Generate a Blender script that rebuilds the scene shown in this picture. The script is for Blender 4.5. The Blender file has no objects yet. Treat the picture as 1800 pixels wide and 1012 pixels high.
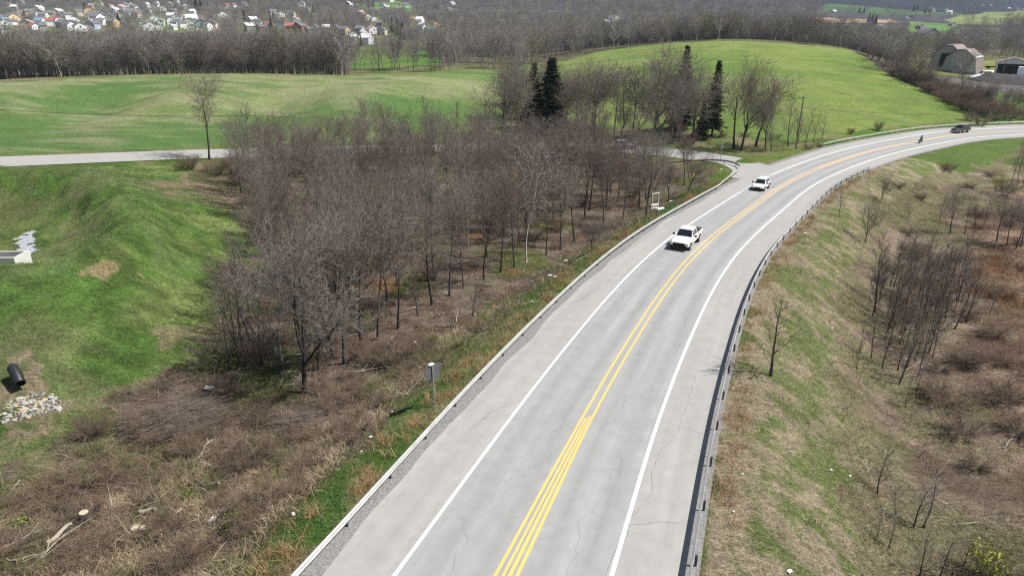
import bpy, math, random
import numpy as np
from mathutils import Vector, Matrix

random.seed(7)
rng = np.random.default_rng(11)
scene = bpy.context.scene
COL = scene.collection
R = math.radians

# ------------------------------------------------------------------ camera, sky, sun, exposure
FPX = 1200.0
TH = math.atan(476.0 / 1200.0)
ST, CT = math.sin(TH), math.cos(TH)
cam_data = bpy.data.cameras.new("camera")
cam_data.sensor_width = 36.0
cam_data.sensor_fit = 'HORIZONTAL'
cam_data.lens = 36.0 * FPX / 1800.0
cam_data.clip_start = 0.5
cam_data.clip_end = 12000.0
cam = bpy.data.objects.new("camera", cam_data)
COL.objects.link(cam)
cam.location = (0, 0, 0)
cam.rotation_euler = (math.pi / 2 - TH, 0, 0)
scene.camera = cam

SUN_EL, SUN_AZ = 54.0, 92.0      # azimuth clockwise from +Y
world = bpy.data.worlds.new("World")
scene.world = world
world.use_nodes = True
wn = world.node_tree.nodes
wl = world.node_tree.links
for n in list(wn):
    wn.remove(n)
sky = wn.new("ShaderNodeTexSky")
sky.sky_type = 'NISHITA'
sky.sun_disc = False
sky.sun_elevation = R(SUN_EL)
sky.sun_rotation = R(SUN_AZ)
sky.air_density = 1.0
sky.dust_density = 1.0
bg = wn.new("ShaderNodeBackground")
bg.inputs[1].default_value = 0.052
wo = wn.new("ShaderNodeOutputWorld")
wl.new(sky.outputs[0], bg.inputs[0])
wl.new(bg.outputs[0], wo.inputs[0])

sun_data = bpy.data.lights.new("sun", 'SUN')
sun_data.energy = 5.0
sun_data.angle = R(0.5)
sun_data.color = (1.0, 0.965, 0.91)
sun = bpy.data.objects.new("sun", sun_data)
COL.objects.link(sun)
sd = Vector((math.sin(R(SUN_AZ)) * math.cos(R(SUN_EL)), math.cos(R(SUN_AZ)) * math.cos(R(SUN_EL)), math.sin(R(SUN_EL))))
sun.rotation_euler = sd.to_track_quat('Z', 'Y').to_euler()

scene.view_settings.view_transform = 'Standard'
scene.view_settings.look = 'None'
scene.view_settings.exposure = 0.62
scene.view_settings.gamma = 1.0
scene.cycles.max_bounces = 5
scene.cycles.diffuse_bounces = 3
scene.cycles.transparent_max_bounces = 6
scene.cycles.volume_bounces = 0
scene.cycles.use_denoising = False
scene.cycles.pixel_filter_type = 'BLACKMAN_HARRIS'
scene.cycles.filter_width = 1.3

# ------------------------------------------------------------------ numeric helpers
def _hash(ix, iy, seed):
    n = (ix.astype(np.int64) * 374761393 + iy.astype(np.int64) * 668265263 + seed * 974634777) & 0x7fffffff
    n = (n ^ (n >> 13)) * 1274126177 & 0x7fffffff
    n = (n ^ (n >> 16)) & 0xffffff
    return n / float(0xffffff)

def vnoise(x, y, sc, seed=0):
    x = np.asarray(x, float) / sc; y = np.asarray(y, float) / sc
    ix = np.floor(x); iy = np.floor(y)
    fx = x - ix; fy = y - iy
    fx = fx * fx * (3 - 2 * fx); fy = fy * fy * (3 - 2 * fy)
    a = _hash(ix, iy, seed); b = _hash(ix + 1, iy, seed); c = _hash(ix, iy + 1, seed); d = _hash(ix + 1, iy + 1, seed)
    return (a * (1 - fx) + b * fx) * (1 - fy) + (c * (1 - fx) + d * fx) * fy

def fnoise(x, y, sc, seed=0, octv=4):
    s = 0; a = 1.0; t = 0
    for k in range(octv):
        s = s + a * vnoise(x, y, sc / 2 ** k, seed + k * 17)
        t += a; a *= 0.55
    return s / t

def sstep(a, b, x):
    t = np.clip((x - a) / (b - a), 0, 1)
    return t * t * (3 - 2 * t)

def ray(u, v):
    a = (u - 900.0) / FPX; b = (v - 506.0) / FPX
    return a, CT - b * ST, -ST - b * CT

def on_plane(u, v, h=0.0):
    """point on the sloping base plane lifted by h"""
    a, dy, dz = ray(u, v)
    t = (19.7 - h) / (-dz - 0.048 * dy)
    return a * t, dy * t

def at_depth(u, v, t):
    a, dy, dz = ray(u, v)
    return a * t, dy * t, dz * t

def base_plane(y):
    y = np.asarray(y, float)
    return -19.7 - 0.048 * np.minimum(y, 250.0)

# ------------------------------------------------------------------ main road alignment
YEL = [(892,1012),(1039,712),(1079,648),(1142,546),(1172,500),(1235,428),(1350,343),(1375,325),(1403.7,310),(1437.5,295.6),(1482.5,279.4),(1537.5,263),(1575,255.6),(1625,245.6),(1662.5,238.7),(1712.5,233.7),(1800,229.4)]
pts = [on_plane(*p) for p in YEL]
pts = [(-26.0, -40.0), (-16.5, -20.0), (-9.5, -4.0), (-4.9, 8.5)] + pts + [(160, 193.5), (185, 194), (215, 190), (260, 178), (330, 150)]
pts = np.array(pts, float)
for _ in range(2):
    seg = np.r_[0, np.cumsum(np.hypot(*np.diff(pts, axis=0).T))]
    q = np.arange(0, seg[-1], 1.0)
    p2 = np.stack([np.interp(q, seg, pts[:, 0]), np.interp(q, seg, pts[:, 1])], 1)
    k = np.exp(-0.5 * (np.arange(-14, 15) / 5.0) ** 2); k /= k.sum()
    pad = np.concatenate([p2[:1] - (p2[1] - p2[0]) * np.arange(14, 0, -1)[:, None], p2, p2[-1:] + (p2[-1] - p2[-2]) * np.arange(1, 15)[:, None]])
    pts = np.stack([np.convolve(pad[:, 0], k, 'valid'), np.convolve(pad[:, 1], k, 'valid')], 1)
RP = pts
RT = np.gradient(RP, axis=0); RT /= np.hypot(*RT.T)[:, None]
RN = np.stack([-RT[:, 1], RT[:, 0]], 1)          # points to the left side
RS = np.r_[0, np.cumsum(np.hypot(*np.diff(RP, axis=0).T))]
_i0 = int(np.argmin(np.hypot(RP[:, 0] + 0.2, RP[:, 1] - 21.1)))
RS = RS - RS[_i0]                                 # station 0 at the bottom of the picture
RB = 0.055 * sstep(85, 150, RS)                   # superelevation
RZ = -19.7 - 0.048 * RP[:, 1]

def road_pt(s, d, dz=0.0):
    x = np.interp(s, RS, RP[:, 0]); y = np.interp(s, RS, RP[:, 1])
    nx = np.interp(s, RS, RN[:, 0]); ny = np.interp(s, RS, RN[:, 1])
    z = np.interp(s, RS, RZ) + np.interp(s, RS, RB) * np.clip(d, -8, 9)
    return np.stack([x + nx * d, y + ny * d, z + dz], -1)

def road_dir(s):
    return np.array([np.interp(s, RS, RT[:, 0]), np.interp(s, RS, RT[:, 1])])

def sd_poly(x, y, P, N, S, chunk=40000):
    """signed offset from polyline P (left positive), station"""
    x = np.asarray(x, float).ravel(); y = np.asarray(y, float).ravel()
    D = np.empty_like(x); SS = np.empty_like(x)
    Ps, Ns, Ss = P[::2], N[::2], S[::2]
    for i in range(0, len(x), chunk):
        dx = x[i:i+chunk, None] - Ps[None, :, 0]; dy = y[i:i+chunk, None] - Ps[None, :, 1]
        j = (dx * dx + dy * dy).argmin(1); r = np.arange(len(j))
        ax, ay = dx[r, j], dy[r, j]
        dd = ax * Ns[j, 0] + ay * Ns[j, 1]
        al = ax * Ns[j, 1] - ay * Ns[j, 0]
        far = np.hypot(ax, ay)
        far_end = (np.abs(al) > 3)
        D[i:i+chunk] = np.where(far_end, np.sign(dd + 1e-9) * far, dd)
        SS[i:i+chunk] = Ss[j] + np.clip(al, -3, 3)
    return D, SS

# ------------------------------------------------------------------ natural terrain from control points
def P0(u, v, h):
    x, y = on_plane(u, v, h)
    return (x, y, -19.7 - 0.048 * y + h)
CP = []
for u, v, h in [
    # left foreground brush and wood floor
    (-150,1012,-3),(100,1012,-3),(300,1012,-2.6),(0,900,-3),(200,850,-3.4),(400,860,-3),(520,820,-2.6),(0,800,-2.8),(130,790,-3),
    (330,740,-3.4),(450,600,-3.2),(535,690,-3.3),(700,640,-3),(640,560,-3.2),(560,480,-3.2),(800,500,-3.2),(500,400,-2),(700,400,-2.4),(900,430,-3),
    (950,370,-2.5),(1080,330,-2),(1150,340,-1.8),(1180,300,-1.0),(900,310,-1.2),(650,310,-.4),(450,320,.2),(1250,300,-.4),
    # lawn and basin berm
    (60,735,-2.4),(-60,760,-2.6),(38,690,-2.2),(-100,690,-1.8),(100,640,-1.5),(0,610,-1.0),(200,640,-2.4),(150,560,-.4),(0,540,.5),(280,600,-2.4),(320,540,-2),(230,510,-.2),
    (360,450,-1.3),(350,400,-.7),(360,350,.2),(300,470,-.2),(310,430,0),
    (-60,485,1.7),(0,473,1.7),(60,462,1.7),(115,446,1.8),(165,440,1.9),(205,450,1.9),(235,430,2.2),(236,395,2.5),(222,360,2.8),(185,325,3.1),(140,313,3.2),(80,308,3.3),(0,310,3.3),(-100,318,3.4),
    (50,430,-1.1),(0,400,-1.2),(40,385,-1.0),(100,400,-.6),(112,368,.1),(20,355,.2),(-80,420,-1.1),(-80,370,-.3),(155,395,1.0),(150,355,1.8),(120,335,2.0),
    (300,335,1.0),(270,315,1.6),(200,300,2.4),(60,297,2.9),(-100,303,3.2),(250,350,2.0),
    (-100,286,3.6),(0,283,3.4),(165,277,2.9),(330,271,2.3),(500,267,1.6),(750,260,.9),(980,256,.4),(1110,264,.1),(1200,275,0),(1300,285,0),
    (-100,255,4.4),(200,250,3.6),(450,245,3.0),(-100,210,6.2),(200,200,5.8),(500,200,5.2),(750,220,3),(1000,225,1.2),(1200,240,.6),(1400,262,0),(1500,235,1.0),(1620,215,1.2),
    # right side low ground
    (1500,1012,-6),(1700,1012,-6.3),(1950,1012,-6.3),(1600,860,-6.2),(1800,860,-6),(1560,720,-6.3),(1700,700,-6),(1900,700,-5.8),(1640,600,-6),(1800,560,-5.8),
    (1540,520,-5.6),(1620,440,-5.4),(1760,440,-5.2),(1950,450,-5),(1560,370,-4.2),(1680,370,-4.6),(1830,360,-4.2),(1640,315,-3.4),(1740,315,-3.2),(1860,300,-2.4),(1700,285,-2.2),(1790,262,-.6),(1900,262,-.6)]:
    CP.append(P0(u, v, h))
for u, v, t in [
    # left hill crest and just before it
    (-150,150,215),(0,140,220),(250,131,222),(450,129,222),(600,132,225),(700,130,235),
    (0,175,165),(300,165,170),(600,165,175),(850,165,195),(760,125,290),(880,111,330),(830,140,240),
    # right field
    (985,106,370),(1050,88,390),(1150,76,400),(1260,70,405),(1350,73,400),(1430,79,385),(1500,88,360),
    (1050,130,270),(1250,110,300),(1400,110,300),(1250,160,220),(1400,160,220),(1500,130,270),(1530,105,325),(1580,140,265),(1560,180,215),(1650,176,222),(1720,212,200),(1450,210,180),
    # valley right of the hedge
    (1600,120,345),(1650,122,352),(1700,128,350),(1780,130,345),(1900,130,340),(1690,170,250),(1790,165,262),(1900,180,240),(1760,200,215),(1850,206,212),
    (1640,103,450),(1750,107,450),(1900,110,440),
    (1560,72,800),(1620,64,900),(1700,64,900),(1850,66,880),(1450,66,900),
    (1560,38,1400),(1760,41,1300),(1900,44,1250),(1740,22,1750),(1600,14,1900),(1880,24,1700),(1480,20,1650),(1400,40,1300),
    (1640,2,2100),(1800,8,2100),(1900,10,2100),
    (1300,45,1150),(1180,48,1000),(1000,50,950),(1120,30,1250),(1250,20,1500),(1000,15,1500),(850,30,1250),(900,60,800),
    # small second field on the left behind the crest
    (620,84,470),(690,80,500),(750,88,480),(790,104,440),(690,112,350),
    # town hillside
    (-150,62,640),(0,58,660),(150,57,660),(300,56,660),(450,66,640),(600,66,680),(760,68,700),
    (-150,35,850),(0,34,860),(200,33,880),(400,32,900),(600,35,1000),
    (-150,5,1250),(100,5,1250),(300,5,1300),(500,5,1400),(680,8,1500),(800,8,1500)]:
    CP.append(at_depth(u, v, t))
for u, t, z in [(-150,262,-21),(0,265,-21),(300,268,-21),(550,268,-21),(650,262,-20.5),
                (-150,340,-26),(100,340,-26),(400,350,-26),(600,380,-25),(-100,450,-25),(250,470,-25),(450,500,-24),
                (800,420,-22),(850,560,-23),(1000,470,-20),(1150,480,-20),(1300,480,-20),(1430,460,-21),(1000,620,-24),(1200,620,-25),(1400,620,-26),(700,600,-23),
                (1520,420,-24),(1600,600,-26),(1800,600,-26)]:
    a = (u - 900) / FPX
    y = t * 1.03
    CP.append((a * t, y, z))
for az in (-60, -45, -30, -15, 0, 15, 30, 45, 60):
    for rr, z in ((2700, 150), (3600, 330), (5200, 620)):
        ex = 1.0 + 0.15 * math.sin(az * 0.13) + 0.1 * math.sin(az * 0.31 + 1)
        CP.append((rr * math.sin(R(az)), rr * math.cos(R(az)), z * ex))
for x, y, z in [(-20,-30,-21.5),(25,-30,-25),(-45,-5,-22.5),(35,0,-25.5),(-80,20,-22),(90,20,-25.5),(-140,60,-20),(150,70,-27),
                (-220,140,-20),(-350,300,-24),(-700,700,-15),(280,160,-27),(500,300,-27),(900,600,-26),(1800,1200,10),(-1500,1000,60)]:
    CP.append((x, y, z))
for _u in (-90, -30, 20, 65, 105):
    for _y, _z in ((60.6, -21.7), (63.5, -23.0), (68, -24.2)):
        CP.append(((_u - 900) / FPX * _y / .945, _y, _z))
CP = np.array(CP)
_OX, _OY = 0.0, -40.0
def _lp(x, y):
    x = np.asarray(x, float) - _OX; y = np.asarray(y, float) - _OY
    return np.arctan2(x, y) * 3.0, np.log(np.maximum(np.hypot(x, y), 3.0)) * 3.0
_ca, _cb = _lp(CP[:, 0], CP[:, 1])
_ch = CP[:, 2] - base_plane(CP[:, 1])
def _phi(r2):
    return 0.5 * r2 * np.log(r2 + 1e-12)
_n = len(_ca)
_A = _phi((_ca[:, None] - _ca[None]) ** 2 + (_cb[:, None] - _cb[None]) ** 2) + np.eye(_n) * 0.0006
_Pm = np.stack([np.ones(_n), _ca, _cb], 1)
_M = np.block([[_A, _Pm], [_Pm.T, np.zeros((3, 3))]])
_w = np.linalg.solve(_M, np.r_[_ch, 0, 0, 0])

def natural(x, y, chunk=20000):
    x = np.asarray(x, float).ravel(); y = np.asarray(y, float).ravel()
    out = np.empty_like(x)
    for i in range(0, len(x), chunk):
        a, b = _lp(x[i:i+chunk], y[i:i+chunk])
        ph = _phi((a[:, None] - _ca[None]) ** 2 + (b[:, None] - _cb[None]) ** 2)
        out[i:i+chunk] = ph @ _w[:_n] + _w[_n] + _w[_n+1] * a + _w[_n+2] * b
    return out + base_plane(y)

# side road alignment (far side of the wood)
SR = [(-260,292,3.9),(-100,287,3.6),(0,283.5,3.4),(165,277.5,2.9),(330,271,2.3),(500,267,1.6),(750,260.5,.9),(930,257,.5),(1030,258.5,.3),(1110,263,.1),(1180,269,0),(1240,276,0),(1285,283,0)]
sp = np.array([on_plane(*p) for p in SR] + [tuple(road_pt(100.0, 2.5)[:2])])
for _ in range(2):
    seg = np.r_[0, np.cumsum(np.hypot(*np.diff(sp, axis=0).T))]
    q = np.arange(0, seg[-1] + .5, 1.0)
    p2 = np.stack([np.interp(q, seg, sp[:, 0]), np.interp(q, seg, sp[:, 1])], 1)
    k = np.exp(-0.5 * (np.arange(-9, 10) / 4.0) ** 2); k /= k.sum()
    pad = np.concatenate([p2[:1] - (p2[1] - p2[0]) * np.arange(9, 0, -1)[:, None], p2, p2[-1:] + (p2[-1] - p2[-2]) * np.arange(1, 10)[:, None]])
    sp = np.stack([np.convolve(pad[:, 0], k, 'valid'), np.convolve(pad[:, 1], k, 'valid')], 1)
SP = sp
STn = np.gradient(SP, axis=0); STn /= np.hypot(*STn.T)[:, None]
SN = np.stack([-STn[:, 1], STn[:, 0]], 1)
SS_ = np.r_[0, np.cumsum(np.hypot(*np.diff(SP, axis=0).T))]
SL = SS_[-1]
_sz = natural(SP[:, 0], SP[:, 1])
_sz = np.convolve(np.pad(_sz, 15, mode='edge'), np.ones(31) / 31, 'valid')
_mz = 0
_wS = sstep(SL - 28, SL - 6, SS_)
_dm, _sm = sd_poly(SP[:, 0], SP[:, 1], RP, RN, RS)
_road_plane = np.interp(_sm, RS, RZ) + np.interp(_sm, RS, RB) * np.clip(_dm, -8, 9)
SZ = _sz * (1 - _wS) + _road_plane * _wS
SCROSS = 0.045      # cross fall of the side road, rising away from the camera
def side_z(s, d):
    return np.interp(s, SS_, SZ) + SCROSS * np.clip(d, -6, 6) * (1 - np.interp(s, SS_, _wS))
def side_surface(x, y, s, d):
    """side road height, flowing into the main road's own plane at the junction"""
    dm, sm = sd_poly(x, y, RP, RN, RS)
    zm = np.interp(sm, RS, RZ) + np.interp(sm, RS, RB) * np.clip(dm, -8, 9)
    w = np.interp(s, SS_, _wS)
    return side_z(s, d) * (1 - w) + zm * w
def side_near(s):
    return 3.9 + 2.5 * sstep(SL - 10, SL - 1, s) ** 1.5
def side_half(s):
    return 3.9 + 9.0 * sstep(SL - 17, SL - 1, s) ** 1.5

_px, _py = on_plane(46, 431, -1.15)
PUD = (_px, _py, -19.7 - 0.048 * _py - 1.15)
_bm = np.array([on_plane(u_, v_, h_) for u_, v_, h_ in ((-140,319,3.4),(-60,316,3.4),(0,311,3.3),(80,309,3.3),(140,314,3.2),(185,327,3.1),(222,360,2.8),(237,395,2.5),(235,428,2.2),(208,449,2.0),(165,446,1.9),(115,449,1.8),(60,463,1.7),(0,474,1.7),(-60,486,1.7),(-140,500,1.7))])
_bs = np.r_[0, np.cumsum(np.hypot(*np.diff(_bm, axis=0).T))]; _bt = np.arange(0, _bs[-1], .5)
BERM = np.stack([np.interp(_bt, _bs, _bm[:, 0]), np.interp(_bt, _bs, _bm[:, 1])], 1)
BERM = BERM[:int(_bs[-6] / .5)]
BOXP = ((28 - 900) / FPX * 66 - 2.3, 63.2, -21.5)
def ground(x, y, detail=False):
    x = np.asarray(x, float); shp = x.shape
    x = x.ravel(); y = np.asarray(y, float).ravel()
    z = natural(x, y)
    d, s = sd_poly(x, y, RP, RN, RS)
    zr = np.interp(s, RS, RZ) + np.interp(s, RS, RB) * np.clip(d, -8, 9)
    # side road
    d2, s2 = sd_poly(x, y, SP, SN, SS_)
    z2 = side_surface(x, y, s2, d2)
    h2 = np.where(d2 > 0, side_half(s2), side_near(s2))
    w2 = 1 - sstep(0, 6.0, np.abs(d2) - h2 - 0.3)
    z = z * (1 - w2) + (z2 - 0.06) * w2
    wl_ = np.where(d > 0, 1 - sstep(0, 9.0, d - 8.6), 1 - sstep(0, 12.5, -d - 7.9))
    z = z * (1 - wl_) + (zr - 0.06) * wl_
    bdist = np.full(len(x), 99.0); _nb = np.hypot(x + 55, y - 85) < 62
    if _nb.any():
        _xi = x[_nb]; _yi = y[_nb]; _o = np.empty(len(_xi))
        for _i in range(0, len(_xi), 20000):
            _o[_i:_i+20000] = np.sqrt(((_xi[_i:_i+20000, None] - BERM[None, :, 0]) ** 2 + (_yi[_i:_i+20000, None] - BERM[None, :, 1]) ** 2).min(1))
        bdist[_nb] = _o
    z = z + 0.95 * np.exp(-(bdist / 3.2) ** 2) 
    wp = 1 - sstep(1.0, 1.9, np.hypot((x - PUD[0]) / 2.3, (y - PUD[1]) / 6.8))
    z = z * (1 - wp) + (PUD[2] - .09) * wp
    wb = 1 - sstep(1.0, 1.7, np.hypot((x - BOXP[0]) / 3.0, (y - BOXP[1] + .3) / 2.4))
    z = z * (1 - wb) + (-23.1) * wb
    if detail:
        off = (1 - np.maximum(sstep(0.1, 3.0, 8.4 - np.abs(d + 0.3) + 1.5) * (np.abs(d) < 10), w2 * (np.abs(d2) < h2 + 1.5)))
        rr = np.hypot(x, y)
        near = (1 - sstep(150, 320, rr)) * (1 - wp)
        z = z + off * (0.5 * (fnoise(x, y, 9, 3, 3) - 0.5) * near + 0.30 * (fnoise(x, y, 1.9, 5, 3) - 0.5) * near)
    return z.reshape(shp)

_T = np.exp(np.linspace(math.log(17), math.log(4500), 900))
def hit(uv):
    """world points where picture rays meet the terrain"""
    uv = np.atleast_2d(np.array(uv, float))
    out = []
    for u, v in uv:
        a, dy, dz = ray(u, v)
        g = ground(a * _T, dy * _T)
        below = (dz * _T) < g
        j = int(np.argmax(below)) if below.any() else len(_T) - 1
        if j > 0:
            f0 = dz * _T[j-1] - g[j-1]; f1 = dz * _T[j] - g[j]
            k_ = f0 / (f0 - f1 + 1e-9)
            t = _T[j-1] + (_T[j] - _T[j-1]) * np.clip(k_, 0, 1)
        else:
            t = _T[0]
        out.append((a * t, dy * t, dz * t))
    return np.array(out)

def gz(x, y):
    return float(ground(np.array([x]), np.array([y]), True)[0])

def at(u, v):
    p = hit([(u, v)])[0]
    return p[0], p[1], gz(p[0], p[1])

def inpoly(x, y, P):
    x = np.asarray(x); y = np.asarray(y)
    c = np.zeros(x.shape, bool); n = len(P)
    for i in range(n):
        x1, y1 = P[i][0], P[i][1]; x2, y2 = P[(i+1) % n][0], P[(i+1) % n][1]
        if y1 == y2:
            continue
        m = ((y1 > y) != (y2 > y)) & (x < (x2 - x1) * (y - y1) / (y2 - y1) + x1)
        c ^= m
    return c

def wpoly(uvs):
    return hit(uvs)[:, :2]

# ------------------------------------------------------------------ mesh helpers
def np_mesh(name, V, quads=None, tris=None, mat=None, smooth=False, mats=None, matidx=None):
    me = bpy.data.meshes.new(name)
    V = np.asarray(V, np.float32)
    parts = []; sizes = []
    if quads is not None and len(quads):
        parts.append(np.asarray(quads, np.int32).ravel()); sizes.append(np.full(len(quads), 4, np.int32))
    if tris is not None and len(tris):
        parts.append(np.asarray(tris, np.int32).ravel()); sizes.append(np.full(len(tris), 3, np.int32))
    L = np.concatenate(parts); Z = np.concatenate(sizes)
    me.vertices.add(len(V)); me.vertices.foreach_set("co", V.ravel())
    me.loops.add(len(L)); me.loops.foreach_set("vertex_index", L)
    me.polygons.add(len(Z))
    me.polygons.foreach_set("loop_start", np.r_[0, np.cumsum(Z)[:-1]].astype(np.int32))
    me.polygons.foreach_set("loop_total", Z)
    if smooth:
        me.polygons.foreach_set("use_smooth", np.ones(len(Z), bool))
    for m in (mats or ([mat] if mat else [])):
        me.materials.append(m)
    if matidx is not None:
        me.polygons.foreach_set("material_index", np.asarray(matidx, np.int32))
    me.update(calc_edges=True)
    return me

def link(name, me, parent=None, loc=None, rotz=None):
    o = bpy.data.objects.new(name, me)
    COL.objects.link(o)
    if parent is not None:
        o.parent = parent
    if loc is not None:
        o.location = loc
    if rotz is not None:
        o.rotation_euler = (0, 0, rotz)
    return o

def tag(o, label=None, cat=None, group=None, kind=None):
    if label: o["label"] = label
    if cat: o["category"] = cat
    if group: o["group"] = group
    if kind: o["kind"] = kind
    return o

def thing(name, label, cat, loc=(0, 0, 0), rotz=0.0, group=None):
    o = bpy.data.objects.new(name, None)
    COL.objects.link(o)
    o.location = loc; o.rotation_euler = (0, 0, rotz)
    o.empty_display_size = 0.3
    return tag(o, label, cat, group)

class MB:
    """collects simple solids into one mesh"""
    def __init__(s):
        s.v = []; s.f = []
    def add(s, V, F):
        b = len(s.v)
        s.v += [tuple(p) for p in V]; s.f += [tuple(i + b for i in f) for f in F]
        return s
    def box(s, c, d, rz=0.0, rx=0.0, ry=0.0):
        M = Matrix.Rotation(rz, 4, 'Z') @ Matrix.Rotation(ry, 4, 'Y') @ Matrix.Rotation(rx, 4, 'X')
        V = []
        for x, y, z in ((-1,-1,-1),(1,-1,-1),(1,1,-1),(-1,1,-1),(-1,-1,1),(1,-1,1),(1,1,1),(-1,1,1)):
            p = M @ Vector((x * d[0] / 2, y * d[1] / 2, z * d[2] / 2))
            V.append((p.x + c[0], p.y + c[1], p.z + c[2]))
        return s.add(V, [(0,3,2,1),(4,5,6,7),(0,1,5,4),(1,2,6,5),(2,3,7,6),(3,0,4,7)])
    def tube(s, P, r, n=8, cap=True):
        P = [Vector(p) for p in P]
        rs = r if hasattr(r, '__len__') else [r] * len(P)
        V = []; F = []
        ref = None
        for i, p in enumerate(P):
            t = (P[min(i+1, len(P)-1)] - P[max(i-1, 0)]).normalized()
            if ref is None:
                ref = Vector((0, 0, 1)) if abs(t.z) < 0.9 else Vector((1, 0, 0))
            a = t.cross(ref).normalized(); b = t.cross(a).normalized(); ref = b.cross(t) if False else ref
            for k in range(n):
                an = 2 * math.pi * k / n
                V.append(tuple(p + (a * math.cos(an) + b * math.sin(an)) * rs[i]))
        for i in range(len(P) - 1):
            for k in range(n):
                F.append((i*n+k, i*n+(k+1) % n, (i+1)*n+(k+1) % n, (i+1)*n+k))
        if cap:
            F.append(tuple(range(n))[::-1]); F.append(tuple((len(P)-1)*n + k for k in range(n)))
        return s.add(V, F)
    def prism(s, prof, y0, y1, axis='y'):
        n = len(prof)
        if axis == 'y':
            V = [(p[0], y0, p[1]) for p in prof] + [(p[0], y1, p[1]) for p in prof]
        elif axis == 'x':
            V = [(y0, p[0], p[1]) for p in prof] + [(y1, p[0], p[1]) for p in prof]
        else:
            V = [(p[0], p[1], y0) for p in prof] + [(p[0], p[1], y1) for p in prof]
        F = [(i, (i+1) % n, n + (i+1) % n, n + i) for i in range(n)]
        F += [tuple(range(n))[::-1], tuple(range(n, 2*n))]
        return s.add(V, F)
    def loft(s, rings, cap=True):
        n = len(rings[0]); V = [p for r in rings for p in r]; F = []
        for i in range(len(rings) - 1):
            for k in range(n):
                F.append((i*n+k, i*n+(k+1) % n, (i+1)*n+(k+1) % n, (i+1)*n+k))
        if cap:
            F.append(tuple(range(n))[::-1]); F.append(tuple((len(rings)-1)*n + k for k in range(n)))
        return s.add(V, F)
    def mesh(s, name, mat, bevel=0, smooth=False):
        me = bpy.data.meshes.new(name)
        me.from_pydata(s.v, [], s.f)
        import bmesh
        bm = bmesh.new(); bm.from_mesh(me)
        bmesh.ops.recalc_face_normals(bm, faces=bm.faces)
        if bevel:
            bmesh.ops.bevel(bm, geom=[e for e in bm.edges if len(e.link_faces) == 2 and e.calc_face_angle() > 0.5], offset=bevel, segments=2, affect='EDGES', clamp_overlap=True)
        bm.to_mesh(me); bm.free()
        me.materials.append(mat)
        if smooth:
            me.polygons.foreach_set("use_smooth", [True] * len(me.polygons))
        return me
    def build(s, name, mat, parent=None, loc=None, rotz=None, bevel=0, smooth=False):
        return link(name, s.mesh(name, mat, bevel, smooth), parent, loc, rotz)

# ------------------------------------------------------------------ materials
def new_mat(name):
    m = bpy.data.materials.new(name); m.use_nodes = True
    nt = m.node_tree
    for n in list(nt.nodes): nt.nodes.remove(n)
    out = nt.nodes.new("ShaderNodeOutputMaterial")
    b = nt.nodes.new("ShaderNodeBsdfPrincipled")
    nt.links.new(b.outputs[0], out.inputs[0])
    return m, nt, b

def N(nt, t, **kw):
    n = nt.nodes.new(t)
    for k, v in kw.items():
        if k.startswith("i_"):
            n.inputs[int(k[2:])].default_value = v
        else:
            setattr(n, k, v)
    return n

def simple_mat(name, col, rough=0.7, metal=0.0, var=0.12, scale=3.0, spec=0.3, coat=0.0, perobj=0.0):
    """plain material with procedural mottling (and optional per object tint)"""
    m, nt, b = new_mat(name)
    tc = N(nt, "ShaderNodeTexCoord")
    no = N(nt, "ShaderNodeTexNoise"); no.inputs["Scale"].default_value = scale; no.inputs["Detail"].default_value = 5
    nt.links.new(tc.outputs["Object"], no.inputs["Vector"])
    mr = N(nt, "ShaderNodeMapRange"); mr.inputs[1].default_value = 0.25; mr.inputs[2].default_value = 0.75
    mr.inputs[3].default_value = 1 - var; mr.inputs[4].default_value = 1 + var
    nt.links.new(no.outputs[0], mr.inputs[0])
    last = mr.outputs[0]
    if perobj:
        oi = N(nt, "ShaderNodeObjectInfo")
        m2 = N(nt, "ShaderNodeMapRange"); m2.inputs[3].default_value = 1 - perobj; m2.inputs[4].default_value = 1 + perobj
        nt.links.new(oi.outputs["Random"], m2.inputs[0])
        mu = N(nt, "ShaderNodeMath", operation='MULTIPLY')
        nt.links.new(last, mu.inputs[0]); nt.links.new(m2.outputs[0], mu.inputs[1]); last = mu.outputs[0]
    vm = N(nt, "ShaderNodeVectorMath", operation='SCALE'); vm.inputs[0].default_value = col[:3]
    nt.links.new(last, vm.inputs["Scale"])
    nt.links.new(vm.outputs[0], b.inputs["Base Color"])
    b.inputs["Roughness"].default_value = rough
    b.inputs["Metallic"].default_value = metal
    b.inputs["Specular IOR Level"].default_value = spec
    if coat:
        b.inputs["Coat Weight"].default_value = coat
    return m

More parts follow.
